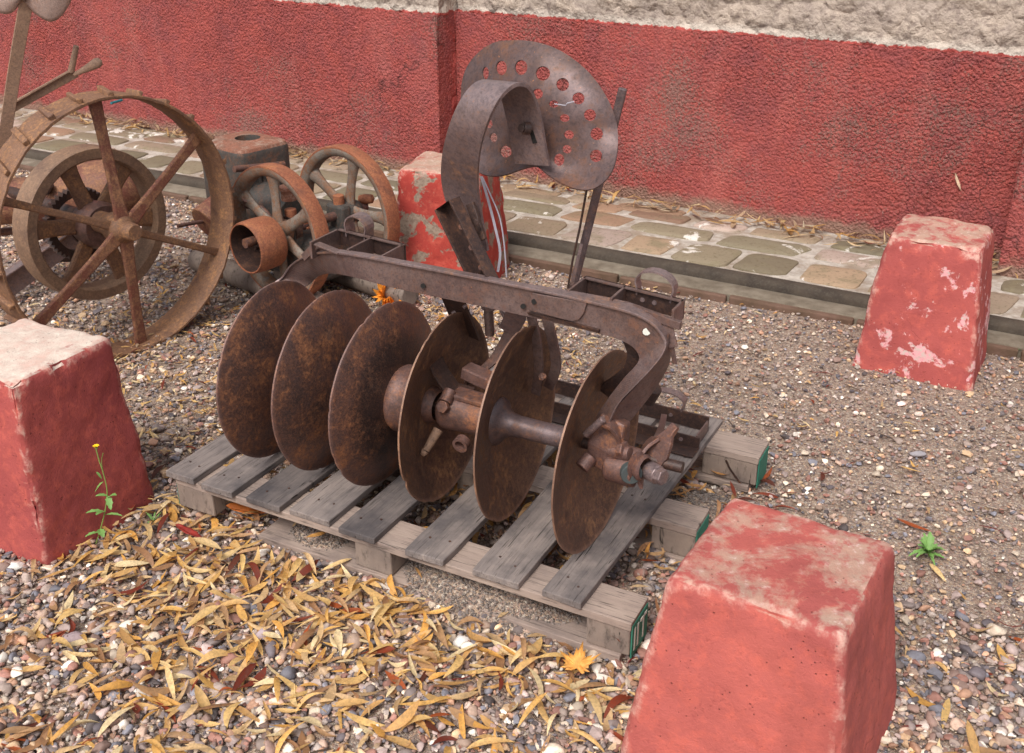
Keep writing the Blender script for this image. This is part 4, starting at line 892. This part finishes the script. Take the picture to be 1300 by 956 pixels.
mb = MB(); mb.lathe([(0, .094), (.01, .098), (.06, .100), (.11, .098), (.12, .094), (.12, .088), (.0, .090)], EP(-.02, 0, zh-.02), A_, 64, closed=True); pu = world(mb, E0).build('belt_pulley', M['orange'], eng)
mb = MB(); mb.lathe([(.003, .0895), (.03, .0885), (.115, .087), (.118, .03)], EP(-.02, 0, zh-.02), A_, 48); world(mb, E0).build('inner_drum', M['dark'], pu)
mb = MB(); mb.cyl(EP(.090, 0, zh-.02), EP(.098, 0, zh-.02), .088); mb.cyl(EP(.012, 0, zh-.02), EP(.09, 0, zh-.02), .018, .020); world(mb, E0).build('pulley_hub', M['dark'], pu)
# hopper with a round filler hole
mb = MB(); n = 32; a0, a1, q0, q1, z0, z1 = .225, .485, .315, .61, .27, .555; hc = ((a0+a1)/2+.02, (q0+q1)/2-.0)
def sq(an, sx, sy, e=.28):
    ca, sa = math.cos(an), math.sin(an); return math.copysign(abs(ca)**e, ca)*sx, math.copysign(abs(sa)**e, sa)*sy
vs = []; lv = [(1, z0), (1, z1-.03), (.985, z1-.012), (.94, z1), ]
for sc, z in lv:
    for i in range(n):
        x, y = sq(2*math.pi*i/n, (a1-a0)/2*sc, (q1-q0)/2*sc); vs.append(EP((a0+a1)/2+x, (q0+q1)/2+y, z))
for rr, z in ((.060, z1+.006), (.052, z1+.008), (.050, z1-.06)):
    for i in range(n): vs.append(EP(hc[0]+rr*math.cos(2*math.pi*i/n), hc[1]+rr*math.sin(2*math.pi*i/n), z))
fs = []
for l in range(6):
    for i in range(n): fs.append((l*n+i, l*n+(i+1) % n, (l+1)*n+(i+1) % n, (l+1)*n+i))
fs.append(tuple(6*n+i for i in range(n)))
mb.add(vs, fs, True)
o = world(mb, E0).build('hopper', M['engine'], eng); me = o.data; me.materials.append(M['enginetop'])
for i, p in enumerate(me.polygons):
    if p.center.z > z1-.008: p.material_index = 1
mb = MB()
for k in range(5): mb.box(EP(.30+.024*k, .309, .45), (.012, .012, .07), eR)
world(mb, E0).build('cast_lettering', M['engine'], o, bevel=.002)
mb = MB(); mb.cyl(EP(.18, .30, .50), EP(.42, .30, .47), .013); world(mb, E0).build('fuel_pipe', M['hub'], eng)
eng_box(.20, .44, -.10, .34, .10, .27).build('crankcase', M['engine'], eng, bevel=.02)
mb = MB(); mb.cyl(EP(.32, .12, .30), EP(.32, .42, .33), .10, n=32); world(mb, E0).build('cylinder', M['engine'], eng, bevel=.004)
for a in (.19, .43): eng_box(a-.02, a+.03, -.05, .05, .12, .36).build('bearing_pedestal', M['engine'], eng, bevel=.012)
for a in (.20, .44):
    mb = MB(); mb.cyl(EP(a, 0, .355), EP(a, 0, .395), .022, n=18); world(mb, E0).build('grease_cup', M['orange'], eng, bevel=.003)
mb = MB(); mb.lathe([(0, .03), (0, .055), (.03, .055), (.03, .03)], EP(.178, 0, zh), A_, 30); world(mb, E0).build('timing_gear', M['dark'], eng)
for k in range(9):
    mb = MB(); mb.bar(EP(.205, -.03+.055*math.cos(k*.35), zh+.055*math.sin(k*.35)), EP(.235, -.03+.055*math.cos(k*.35), zh+.055*math.sin(k*.35)), .006, .006); world(mb, E0).build('gear_tooth', M['orange'], eng)
mb = MB(); mb.tube(spline([EP(.14, .25, .38), EP(.16, .18, .39), EP(.18, .12, .36), EP(.16, .05, .30)], 5), .010); mb.cyl(EP(.15, .20, .38), EP(.13, .17, .42), .016); world(mb, E0).build('valve_rod', M['hub'], eng, bevel=.001)
mb = MB(); mb.cyl(EP(.26, .08, .40), EP(.26, .08, .44), .03); mb.cyl(EP(.26, .08, .44), EP(.26, .08, .455), .036); world(mb, E0).build('oil_cup', M['enginetop'], eng, bevel=.002)
mb = MB(); mb.cyl(EP(.12, .46, .26), EP(.22, .46, .30), .07, n=30); world(mb, E0).build('exhaust_pot', M['spoke'], eng, bevel=.004)
mb = MB(); mb.cyl(EP(.0, .46, .28), EP(.12, .46, .27), .008); world(mb, E0).build('exhaust_rod', M['hub'], eng)
mb = MB(); mb.lathe([(0, .001), (.004, .016), (.03, .021), (.06, .018), (.07, .001)], EP(.56, .02, zh+.03), Vector((.95, -.2, .1)), 18); world(mb, E0).build('crank_handle', M['orange'], eng)
for a, L0 in ((.17, -.32), (.46, -.36)):
    mb = MB(); mb.cyl(EP(a, L0, .055), EP(a, .62, .055), .048, n=22); world(mb, E0).build('skid_timber', M['block'], eng, bevel=.006, rough=.004)
eng_box(.16, .47, .0, .09, .095, .14).build('cross_bearer', M['block'], eng, bevel=.004)

# ------------------------------------------------------------------ gravel, leaves, litter
_t = (1+5**.5)/2
ICO = np.array([(-1, _t, 0), (1, _t, 0), (-1, -_t, 0), (1, -_t, 0), (0, -1, _t), (0, 1, _t), (0, -1, -_t), (0, 1, -_t), (_t, 0, -1), (_t, 0, 1), (-_t, 0, -1), (-_t, 0, 1)])/math.sqrt(1+_t*_t)
IF = np.array([(0, 11, 5), (0, 5, 1), (0, 1, 7), (0, 7, 10), (0, 10, 11), (1, 5, 9), (5, 11, 4), (11, 10, 2), (10, 7, 6), (7, 1, 8), (3, 9, 4), (3, 4, 2), (3, 2, 6), (3, 6, 8), (3, 8, 9), (4, 9, 5), (2, 4, 11), (6, 2, 10), (8, 6, 7), (9, 8, 1)])
def subdiv(V_, F_):
    V_ = list(map(tuple, V_)); cache = {}; out = []
    def mid(a, b):
        k = (min(a, b), max(a, b))
        if k not in cache:
            m = np.array(V_[a])+np.array(V_[b]); m /= np.linalg.norm(m); cache[k] = len(V_); V_.append(tuple(m))
        return cache[k]
    for a, b, c in F_:
        ab, bc, ca = mid(a, b), mid(b, c), mid(c, a); out += [(a, ab, ca), (b, bc, ab), (c, ca, bc), (ab, bc, ca)]
    return np.array(V_), np.array(out)
ICO2, IF2 = subdiv(ICO, IF)
def shapes(base, n):
    out = []
    for _ in range(n):
        s = base.copy(); 
        for __ in range(9):                          # flatten random facets for angular pebbles
            d = rng.normal(size=3); d /= np.linalg.norm(d); h = rng.uniform(.35, .85); p = s@d; s = s-np.outer(np.maximum(p-h, 0), d)
        s *= np.array([1, rng.uniform(.6, .95), rng.uniform(.42, .75)])*(1+rng.normal(0, .04, (len(s), 1))); out.append(s)
    return np.array(out)
def raw_mesh(name, Vt, Ft, colr, m, smooth=True, quad=False):
    me = bpy.data.meshes.new(name); k = Ft.shape[1]; me.vertices.add(len(Vt)); me.vertices.foreach_set('co', Vt.astype(np.float32).ravel())
    me.loops.add(Ft.size); me.loops.foreach_set('vertex_index', Ft.astype(np.int32).ravel()); me.polygons.add(len(Ft))
    me.polygons.foreach_set('loop_start', np.arange(0, Ft.size, k, dtype=np.int32)); me.polygons.foreach_set('loop_total', np.full(len(Ft), k, dtype=np.int32))
    me.polygons.foreach_set('use_smooth', np.full(len(Ft), smooth)); me.update(calc_edges=True)
    at = me.attributes.new('col', 'FLOAT_COLOR', 'POINT'); at.data.foreach_set('color', colr.astype(np.float32).ravel()); me.materials.append(m)
    o = bpy.data.objects.new(name, me); COL.objects.link(o); return o
PAL = np.array([lin(*c) for c in ((162, 144, 134), (134, 120, 116), (184, 156, 138), (208, 190, 170), (228, 218, 206), (100, 92, 96), (150, 108, 96), (176, 136, 112), (122, 120, 128), (200, 168, 134), (170, 150, 144), (142, 116, 106), (84, 76, 76), (190, 174, 164))])
PW = np.array([12, 12, 10, 7, 4, 7, 9, 7, 7, 7, 10, 11, 5, 6.]); PW /= PW.sum()
def stones(P, r, base, faces, nm=16):
    S = shapes(base, nm); k = len(base); n = len(P); s = S[rng.integers(0, nm, n)]*r[:, None, None]
    q = rng.uniform(0, 2*np.pi, n); tl = rng.normal(0, .35, n)
    ct, st = np.cos(tl)[:, None], np.sin(tl)[:, None]; y = s[:, :, 1]*ct-s[:, :, 2]*st; z = s[:, :, 1]*st+s[:, :, 2]*ct
    cq, sq_ = np.cos(q)[:, None], np.sin(q)[:, None]; x2 = s[:, :, 0]*cq-y*sq_; y2 = s[:, :, 0]*sq_+y*cq
    Vt = np.stack([x2+P[:, 0:1], y2+P[:, 1:2], z+P[:, 2:3]], -1).reshape(-1, 3); Ft = (faces[None]+(np.arange(n)*k)[:, None, None]).reshape(-1, 3)
    c = PAL[rng.choice(len(PAL), n, p=PW)]*rng.lognormal(.06, .22, (n, 1)); c[:, 3] = 1
    return Vt, Ft, np.repeat(c, k, 0)
def harrow_uv(x, y):
    dx, dy = x-O.x, y-O.y; return dx*U.x+dy*U.y, dx*V.x+dy*V.y
def kdist(x, y): return (x-K0.x)*KN.x+(y-K0.y)*KN.y      # negative in front of the kerb
def visible(x, y, mg=60):
    c, s = math.cos(PITCH), math.sin(PITCH); f = y*c+CAM_H*s; u = y*s-CAM_H*c; px = 650+FPX*x/f; py = 433.5-FPX*u/f
    return (f > .2) & (px > -250) & (px < 1550) & (py < 1080)
def scatter(n, x0, x1, y0, y1):
    x = rng.uniform(x0, x1, n); y = rng.uniform(y0, y1, n); k = visible(x, y) & (kdist(x, y) < -.17); return x[k], y[k]
def fine(x, y):                                       # 1 where the soil shows and the gravel is fine (right of the pallet)
    return np.clip((x*.9+(y-2.0)*.35-.62)/.35, 0, 1)*np.clip((y-1.75)/.35, 0, 1)
allp = []
# near, larger pebbles
x, y = scatter(34000, -1.9, 1.9, 1.15, 2.9); pr = np.clip((3.0-y)/1.2, .15, 1)*(1-.86*fine(x, y)); k = rng.random(len(x)) < pr; x, y = x[k], y[k]
r = np.clip(rng.lognormal(math.log(.0086), .45, len(x)), .0035, .025)
allp.append(stones(np.stack([x, y, gh(x, y)+r*.15+rng.uniform(0, .006, len(x))], 1), r, ICO2, IF2, 24))
# middle and far, smaller
x, y = scatter(150000, -3.6, 2.9, 1.2, 6.6); pr = np.where(fine(x, y) > .3, .9, 1); k = rng.random(len(x)) < pr; x, y = x[k], y[k]
r = np.clip(rng.lognormal(math.log(.0060), .45, len(x)), .0025, .020)*np.where(fine(x, y) > .3, .95, 1.2)
allp.append(stones(np.stack([x, y, gh(x, y)+r*.1+rng.uniform(0, .005, len(x))], 1), r, ICO, IF, 24))
Vt = np.concatenate([a[0] for a in allp]); off = 0; Fs = []
for a in allp: Fs.append(a[1]+off); off += len(a[0])
gv = raw_mesh('gravel', Vt, np.concatenate(Fs), np.concatenate([a[2] for a in allp]), M['stones']); tag(gv, kind='stuff')
fl_ = np.ones(len(gv.data.polygons), dtype=bool); fl_[len(allp[0][1]):] = False; gv.data.polygons.foreach_set('use_smooth', fl_)
print('stones', sum(len(a[0]) for a in allp))
# grey grit heaped under the pallet edge
def heap_h(u, v_):
    h = .045*np.exp(-((u+.19)/.10)**2-((v_+.19)/.07)**2)+.055*np.exp(-((u-.20)/.13)**2-((v_+.19)/.08)**2)+.05*np.exp(-((u-.36)/.10)**2-((v_+.18)/.08)**2)+.03*np.exp(-((u-.50)/.10)**2-((v_+.19)/.06)**2)
    h = h+.05*np.exp(-((u-.64)/.12)**2-((v_-.37)/.10)**2)
    return h
nu, nv = 120, 100; uu, vv_ = np.meshgrid(np.linspace(-.45, .85, nu), np.linspace(-.33, .65, nv)); hh = heap_h(uu, vv_)
wx = O.x+uu*U.x+vv_*V.x; wy = O.y+uu*U.y+vv_*V.y
heap = raw_mesh('dirt_heap', np.stack([wx.ravel(), wy.ravel(), (gh(wx, wy)+hh-.006).ravel()], 1), np.array([(j*nu+i, j*nu+i+1, (j+1)*nu+i+1, (j+1)*nu+i) for j in range(nv-1) for i in range(nu-1)]), np.ones((nu*nv, 4)), M['ground']); tag(heap, kind='stuff')
u_ = rng.uniform(-.42, .8, 26000); v__ = rng.uniform(-.30, .6, 26000); h_ = heap_h(u_, v__); k = h_ > .008; u_, v__, h_ = u_[k], v__[k], h_[k]
x = O.x+u_*U.x+v__*V.x; y = O.y+u_*U.y+v__*V.y; r = rng.uniform(.0022, .0058, len(x)); a = stones(np.stack([x, y, gh(x, y)+h_-.003], 1), r, ICO, IF)
gc_ = np.array(lin(122, 112, 106))*rng.uniform(.55, 1.4, (len(x), 1)); gc_[:, 3] = 1
tag(raw_mesh('grey_grit', a[0], a[1], np.repeat(gc_, 12, 0), M['stones']), kind='stuff')

LPAL = np.array([lin(*c) for c in ((226, 188, 132), (216, 176, 122), (234, 204, 156), (208, 164, 110), (238, 218, 182), (226, 172, 96), (188, 150, 116), (162, 122, 92), (232, 196, 136), (220, 188, 148), (228, 182, 112), (206, 174, 138))])
LPAL2 = np.array([lin(*c) for c in ((120, 50, 36), (140, 62, 40), (104, 54, 42), (168, 84, 44))])
def leaf_mesh(name, P, L, Wd_, cols, curl=1.0, tilt=.35, seg=7):
    n = len(P); t = np.linspace(0, 1, seg+1); prof = np.sin(np.pi*np.clip(t, 0, 1)**.8)**.8; prof[0] = .06; prof[-1] = .01
    bend = rng.normal(0, .55, n)*curl; side = rng.normal(0, .5, n)*curl; tw = rng.normal(0, .9, n)*curl; cup = rng.normal(.25, .35, n)
    T = t[None]; along = (T-.5)*L[:, None]; zc_ = bend[:, None]*L[:, None]*((T-.5)**2)*1.1; sc_ = side[:, None]*L[:, None]*((T-.5)**2)*.9
    w_ = prof[None]*Wd_[:, None]/2; rows = []
    for s_ in (-1, 0, 1):
        ta = tw[:, None]*(T-.5); X = along; Y_ = sc_+s_*w_*np.cos(ta); Z_ = zc_+s_*w_*np.sin(ta)+abs(s_)*w_*cup[:, None]; rows.append(np.stack([X+0*Y_, Y_, Z_], -1))
    G_ = np.stack(rows, 2)                               # n, seg+1, 3, 3
    az = rng.uniform(0, 2*np.pi, n); ti = rng.normal(0, tilt, n); ro = rng.normal(0, tilt, n)
    def rot(Gx, a_, i, j):
        c, s = np.cos(a_)[:, None, None], np.sin(a_)[:, None, None]; A, B = Gx[..., i]*c-Gx[..., j]*s, Gx[..., i]*s+Gx[..., j]*c; Gx = Gx.copy(); Gx[..., i] = A; Gx[..., j] = B; return Gx
    G_ = rot(G_, ro, 1, 2); G_ = rot(G_, ti, 0, 2); G_ = rot(G_, az, 0, 1)
    zmin = G_[..., 2].min(axis=(1, 2)); G_[..., 2] -= zmin[:, None, None]*.75; G_ = G_+P[:, None, None, :]
    k = (seg+1)*3; Vt = G_.reshape(-1, 3); f = []
    for i in range(seg):
        for s_ in range(2): b = i*3+s_; f.append((b, b+3, b+4, b+1))
    Ft = (np.array(f)[None]+(np.arange(n)*k)[:, None, None]).reshape(-1, 4)
    o = raw_mesh(name, Vt, Ft, np.repeat(cols, k, 0), M['leaves']); return o
def lcols(n, p2=.06):
    c = LPAL[rng.integers(0, len(LPAL), n)].copy(); m_ = rng.random(n) < p2; c[m_] = LPAL2[rng.integers(0, 4, m_.sum())]; c *= rng.uniform(.78, 1.12, (n, 1)); c[:, 3] = 1; return c
def bl(x, y, cx, cy, sx, sy, rot=0):
    c, s = math.cos(rot), math.sin(rot); dx, dy = x-cx, y-cy; a = dx*c+dy*s; b = -dx*s+dy*c; return np.exp(-(a/sx)**2-(b/sy)**2)
x, y = scatter(76000, -3.4, 2.2, 1.15, 5.8); u_, v__ = harrow_uv(x, y)
dens = .035+.95*bl(u_, v__, -.10, -.40, .70, .20)+.36*bl(x, y, -.55, 1.90, .55, .35)+.22*bl(x, y, -.5, 1.6, 1.0, .35)+.20*bl(x, y, -.85, 3.0, .28, .5)+.30*bl(x, y, -1.3, 3.5, .9, .6)+.34*bl(x, y, .1, 3.6, .8, .5)+.25*bl(x, y, -.95, 2.85, .4, .5)+.30*bl(u_, v__, .86, .45, .10, .28)+.05*(x < 0)*(y > 3)
dens = dens*np.where(fine(x, y) > .5, .35, 1); dens += .8*bl(u_, v__, .4, .35, .45, .3)*((u_ < .72) & (v__ > -.1) & (v__ < .66))+.04*bl(x, y, 1.0, 1.5, .4, .6)
dens = dens*np.where((u_ > -.34) & (u_ < .70) & (v__ > -.30) & (v__ < -.13), .16, 1); k = rng.random(len(x)) < np.clip(dens, 0, .95)*.52; x, y, u_, v__ = x[k], y[k], u_[k], v__[k]; n = len(x)
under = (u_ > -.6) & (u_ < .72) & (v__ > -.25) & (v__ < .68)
hump = .012*bl(u_, v__, -.15, -.36, .45, .12)
P = np.stack([x, y, gh(x, y)+.006+rng.uniform(0, .016, n)*np.clip(dens[k], .2, 1)+hump*rng.random(n)+np.where(under, rng.uniform(0, .045, n), 0)], 1)
L = rng.uniform(.035, .10, n)*np.where(under, .75, 1)*np.where(y > 2.7, .5, 1); cc = lcols(n, .05)*np.array([1.03, .98, .84, 1]); rr_ = bl(u_, v__, .86, .5, .15, .3) > rng.random(n)*1.2; cc[rr_] = LPAL2[rng.integers(0, 4, rr_.sum())]
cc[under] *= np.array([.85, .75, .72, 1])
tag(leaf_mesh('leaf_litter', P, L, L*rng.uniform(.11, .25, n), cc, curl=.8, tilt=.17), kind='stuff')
print('leaves', n)
# crumbled leaf bits
x, y = scatter(60000, -3.4, 2.2, 1.15, 5.8); u_, v__ = harrow_uv(x, y); d_ = .02+.5*bl(u_, v__, -.10, -.45, .8, .35)+.35*bl(x, y, -1.0, 3.2, 1.2, .9)+.35*bl(x, y, .1, 3.6, .8, .5)+.2*bl(x, y, -.3, 1.6, 1.2, .4)
k = rng.random(len(x)) < np.clip(d_, 0, 1)*.35*np.where(fine(x, y) > .5, .4, 1); x, y = x[k], y[k]; n = len(x); Lk = rng.uniform(.008, .024, n)
tag(leaf_mesh('leaf_crumbs', np.stack([x, y, gh(x, y)+.007+rng.uniform(0, .006, n)], 1), Lk, Lk*rng.uniform(.35, .8, n), lcols(n, .05)*np.array([.95, .95, 1, 1]), .8, .3, seg=3), kind='stuff')
# twigs and red leaf stalks among the pebbles
n = 260; x, y = scatter(900, -1.6, 1.8, 1.2, 4.0); x, y = x[:n], y[:n]; n = len(x); Lk = rng.uniform(.03, .09, n); c = np.array([lin(120, 44, 40), lin(96, 80, 66), lin(150, 128, 100), lin(70, 58, 50)])[rng.integers(0, 4, n)]
tag(leaf_mesh('twig_litter', np.stack([x, y, gh(x, y)+.010], 1), Lk, Lk*.07, c, .6, .12), kind='stuff')
# dry straw and leaves swept against the wall
n = 650; s_ = rng.uniform(-4.2, 3.2, n); dd = np.abs(rng.normal(0, .07, n)); base_ = np.array([.586, 5.13]); prot = np.where(s_ < -1.03, .165, 0)
x = base_[0]+WS.x*s_-WN.x*(dd+.03+prot); y = base_[1]+WS.y*s_-WN.y*(dd+.03+prot); Ls = rng.uniform(.03, .14, n)
tag(leaf_mesh('straw_litter', np.stack([x, y, .069+rng.uniform(0, .012, n)], 1), Ls, Ls*rng.uniform(.05, .2, n), lcols(n, .02)*np.array([.8, .8, .85, 1]), .8, .15), kind='stuff')

# single finds
def lone_leaf(name, label, cat, p, L, wd, col, rot=0, curl=.4, seed=1):
    mb = MB(); seg = 14; m_ = NT(name+'_mat'); nn_ = m_.noise(40, 5, .7); mat = m_.fin(m_.mix(m_.ramp(nn_, [(.4, 0), (.65, 1)]), col, tuple(c*.55 for c in col[:3])+(1,)), .6)
    vs = []
    for i in range(seg+1):
        t = i/seg; w_ = max(.03, math.sin(math.pi*t**.85)**.8)*wd/2
        for s_ in (-1, -.5, 0, .5, 1):
            a = (t-.5)*L; q = Vector((a, s_*w_+curl*.3*L*(t-.5)**2, curl*L*((t-.5)**2)+abs(s_)*w_*.45+.006*noise.noise(Vector((t*5+seed, s_*2, 0))))); q.rotate(Matrix.Rotation(rot, 3, 'Z')); vs.append(q)
    fs = [(i*5+j, i*5+j+1, i*5+5+j+1, i*5+5+j) for i in range(seg) for j in range(4)]
    mb.add(vs, fs, True); o = mb.build(name, mat); o.location = p; m2 = o.modifiers.new('t', 'SOLIDIFY'); m2.thickness = .0006; tag(o, label, cat); return o
lone_leaf('dry_leaf', 'large orange-brown curled leaf beside the left block of the pallet', 'leaf', G(322, 650, .035), .15, .05, lin(190, 104, 40), R(-5), .35)
lone_leaf('dry_leaf', 'dark red folded leaf on the gravel touching the left pallet block', 'leaf', G(240, 676, .012), .11, .022, lin(140, 40, 30), R(-35), .1, 4)
lone_leaf('dry_leaf', 'thin pale leaf stuck to the red wall above the patched bollard', 'leaf', Vector((1.86, 4.335, .37)), .085, .012, lin(216, 188, 160), R(-30), .2, 7).rotation_euler = (R(80), R(35), R(0))
lone_leaf('dry_leaf', 'long rust-red leaf stuck between the deck boards beside the last disc', 'leaf', tuple(O+U*.44+V*.06+Vector((0, 0, .03))), .13, .02, lin(136, 56, 40), R(60), .1, 9).rotation_euler = (0, R(-35), R(20))
def lobed(name, label, p, size, col, pts, tilt=(0, 0, 0), seed=0, z_=.012):
    mb = MB(); n = len(pts); vs = []
    for f in (1, .6, .25):
        for (a, r) in pts:
            x_, y_ = r*f*math.cos(a)*size, r*f*math.sin(a)*size; vs.append((x_, y_, z_*(noise.noise(Vector((x_*30+seed, y_*30, f)))+f*r*.8)))
    vs.append((0, 0, 0)); fs = []
    for l in range(2):
        for i in range(n): fs.append((l*n+i, l*n+(i+1) % n, (l+1)*n+(i+1) % n, (l+1)*n+i))
    fs += [(2*n+i, 2*n+(i+1) % n, 3*n) for i in range(n)]
    mb.add(vs, fs, True); q = NT(name+'_mat'); nn_ = q.noise(60, 5, .7); mat = q.fin(q.mix(q.ramp(nn_, [(.4, 0), (.65, 1)]), col, tuple(c*.6 for c in col[:3])+(1,)), .6)
    o = mb.build(name, mat); o.location = p; o.rotation_euler = tilt; m2 = o.modifiers.new('t', 'SOLIDIFY'); m2.thickness = .0006; tag(o, label, 'leaf'); return o
mpl = []
for k in range(5):
    a0 = R(90)+(k-2)*R(58); L_ = (1, .95, .62)[abs(k-2)]
    mpl += [(a0-R(27), .42), (a0-R(14), .62*L_+.08), (a0-R(10), .55*L_), (a0, L_), (a0+R(10), .55*L_), (a0+R(14), .62*L_+.08)]
mpl += [(R(90)+R(150), .3), (R(270), .12)]
lobed('maple_leaf', 'yellow-orange lobed maple leaf lying before the front right pallet block', G(733, 845, .03), .060, lin(226, 160, 78), mpl, (R(15), R(-10), R(-20)))
sp = [(2*math.pi*i/26, (1 if i % 2 else .62)) for i in range(26)]
lobed('curled_leaf', 'bright orange spiky curled leaf behind the second and third discs', G(490, 379, .03), .062, lin(236, 150, 50), sp, (R(50), R(20), 0), 3, .09)
def lone_stone(p, r, col, label, sc=(1, .75, .55), rot=0, seed=0):
    bm = bmesh.new(); bmesh.ops.create_icosphere(bm, subdivisions=4, radius=1)
    ds = [Vector((math.sin(seed*7+i*2.3), math.cos(seed*3+i*1.7), math.sin(i*3.1+seed))).normalized() for i in range(9)]
    for v_ in bm.verts:
        for d in ds:
            e = v_.co.dot(d)-.80
            if e > 0: v_.co -= d*e*.85
        v_.co *= 1+.07*noise.noise(v_.co*1.6+Vector((seed, 0, 0)))+.02*noise.noise(v_.co*7)
        v_.co = Vector((v_.co.x*sc[0], v_.co.y*sc[1], v_.co.z*sc[2]))*r
    me = bpy.data.meshes.new('pebble'); bm.to_mesh(me); bm.free(); [setattr(f, 'use_smooth', True) for f in me.polygons]
    q = NT('pebble_mat'); n1 = q.noise(90, 5, .7); n2 = q.noise(25, 4, .6); q.bump(n1, .0015); mat = q.fin(q.mix(q.ramp(n2, [(.4, 0), (.65, .6)]), col, tuple(c*.62 for c in col[:3])+(1,)), .75)
    me.materials.append(mat); o = bpy.data.objects.new('pebble', me); COL.objects.link(o); o.location = p+Vector((0, 0, r*sc[2]*.55)); o.rotation_euler = (0, 0, rot); tag(o, label, 'stone', 'larger loose stones on the gravel')
lone_stone(G(95, 812), .026, lin(158, 138, 140), 'large flat mauve stone at lower left on the gravel', (1, .65, .45), .1, 1)
lone_stone(G(586, 818), .020, lin(226, 220, 214), 'bright white stone lying among leaves below the pallet runner', (1, .85, .7), .4, 2)
lone_stone(G(632, 832), .018, lin(200, 168, 158), 'upright pinkish stone right of the bright white one', (.8, .7, 1), 0, 3)
lone_stone(G(20, 722), .023, lin(226, 222, 214), 'white oval stone at the foot of the left bollard', (1, .7, .5), .2, 4)
lone_stone(G(163, 795), .018, lin(224, 212, 196), 'cream wedge-shaped stone on the leaf litter left of centre', (1.1, .6, .5), .3, 5)
lone_stone(G(1117, 597), .013, lin(224, 208, 186), 'small cream stone alone on the fine soil right of the pallet', (1, .8, .8), .3, 6)
lone_stone(G(335, 808), .020, lin(170, 152, 156), 'rounded grey-mauve stone among leaves at lower centre left', (1, .8, .7), 1.0, 7)
lone_stone(G(1165, 578), .016, lin(150, 144, 148), 'smooth grey oval pebble on the soil at the right', (1.5, .7, .6), 0, 8)

# weeds
def leaf_blade(mb, base, d, L, wd, up=.4, lobes=0):
    d = Vector(d).normalized(); s_ = d.cross(Vector((0, 0, 1))).normalized(); n = 9; vs = []
    for i in range(n+1):
        t = i/n; w_ = wd/2*math.sin(math.pi*min(1, t*.97+.02))**.7*(1+lobes*math.sin(t*22)*.45); c_ = Vector(base)+d*L*t+Vector((0, 0, 1))*(up*L*(t-t*t*1.1))
        vs += [c_-s_*w_+Vector((0, 0, w_*.4)), c_, c_+s_*w_+Vector((0, 0, w_*.4))]
    mb.add(vs, [(3*i+j, 3*i+j+1, 3*i+3+j+1, 3*i+3+j) for i in range(n) for j in range(2)], True)
wd1 = thing('flowering_weed', 'thin green weed with one small yellow flower growing against the left bollard', 'weed', G(122, 690))
def Wv(px, py, Y): return Wd(px, py, Y)-G(122, 690)
Yw = G(122, 690).y
mb = MB(); mb.tube(spline([Wv(122, 690, Yw), Wv(132, 655, Yw), Wv(136, 625, Yw), Wv(131, 600, Yw), Wv(126, 585, Yw), Wv(122, 570, Yw)], 5), .0016, 6); mb.tube(spline([Wv(131, 600, Yw), Wv(129, 585, Yw+.01), Wv(131, 575, Yw+.01)], 4), .001, 5); mb.build('stem', M['stem'], wd1)
for b, d, L_, w_ in (((131, 612), (-.8, -.3, -.9), .034, .012), ((129, 608), (-.5, .2, .7), .022, .007), ((137, 630), (-1, -.2, .15), .03, .013), ((137, 632), (1, -.3, .5), .03, .015), ((137, 630), (.4, -.8, -.9), .035, .016), ((133, 650), (-1, -.4, .2), .045, .014), ((133, 654), (1, -.2, .1), .05, .010), ((133, 650), (-.4, -.9, .3), .03, .014), ((126, 672), (.5, -.7, -.1), .035, .018), ((126, 676), (-.8, -.5, 0), .035, .012)):
    mb = MB(); leaf_blade(mb, Wv(b[0], b[1], Yw), d, L_, w_, .3, .5); mb.build('leaf', M['leafgreen'], wd1)
mb = MB(); c = Wv(122, 567, Yw); mb.lathe([(-.006, .001), (-.004, .004), (0, .0035)], c, (0, -.3, 1), 10); fl = mb.build('flower_bud', M['stem'], wd1)
for k in range(8):
    mb = MB(); an = k*math.pi/4; leaf_blade(mb, c, (math.cos(an), math.sin(an), .35), .009, .005, .2); mb.build('petal', M['yellow'], fl)
def rosette(p, n, L_, label, seed):
    random.seed(seed); t = thing('green_weed', label, 'weed', p)
    for k in range(n):
        an = 2*math.pi*k/n+random.uniform(-.3, .3); mb = MB(); leaf_blade(mb, (0, 0, .004), (math.cos(an), math.sin(an), random.uniform(.0, 1.3)), L_*random.uniform(.35, 1.15), L_*random.uniform(.12, .24), random.uniform(.1, .7), .6); mb.build('leaf', M['leafgreen'], t)
    mb = MB(); mb.cyl((0, 0, -.006), (0, 0, .008), .003); mb.build('root_crown', M['stem'], t)
rosette(G(195, 664), 9, .032, 'tiny green seedling between the left bollard and the pallet', 1)
rosette(G(1178, 704), 30, .058, 'leafy green weed on the gravel behind the salmon bollard', 2)
rosette(G(1296, 450), 8, .04, 'small green sprig at the foot of the kerb by the right edge', 3)
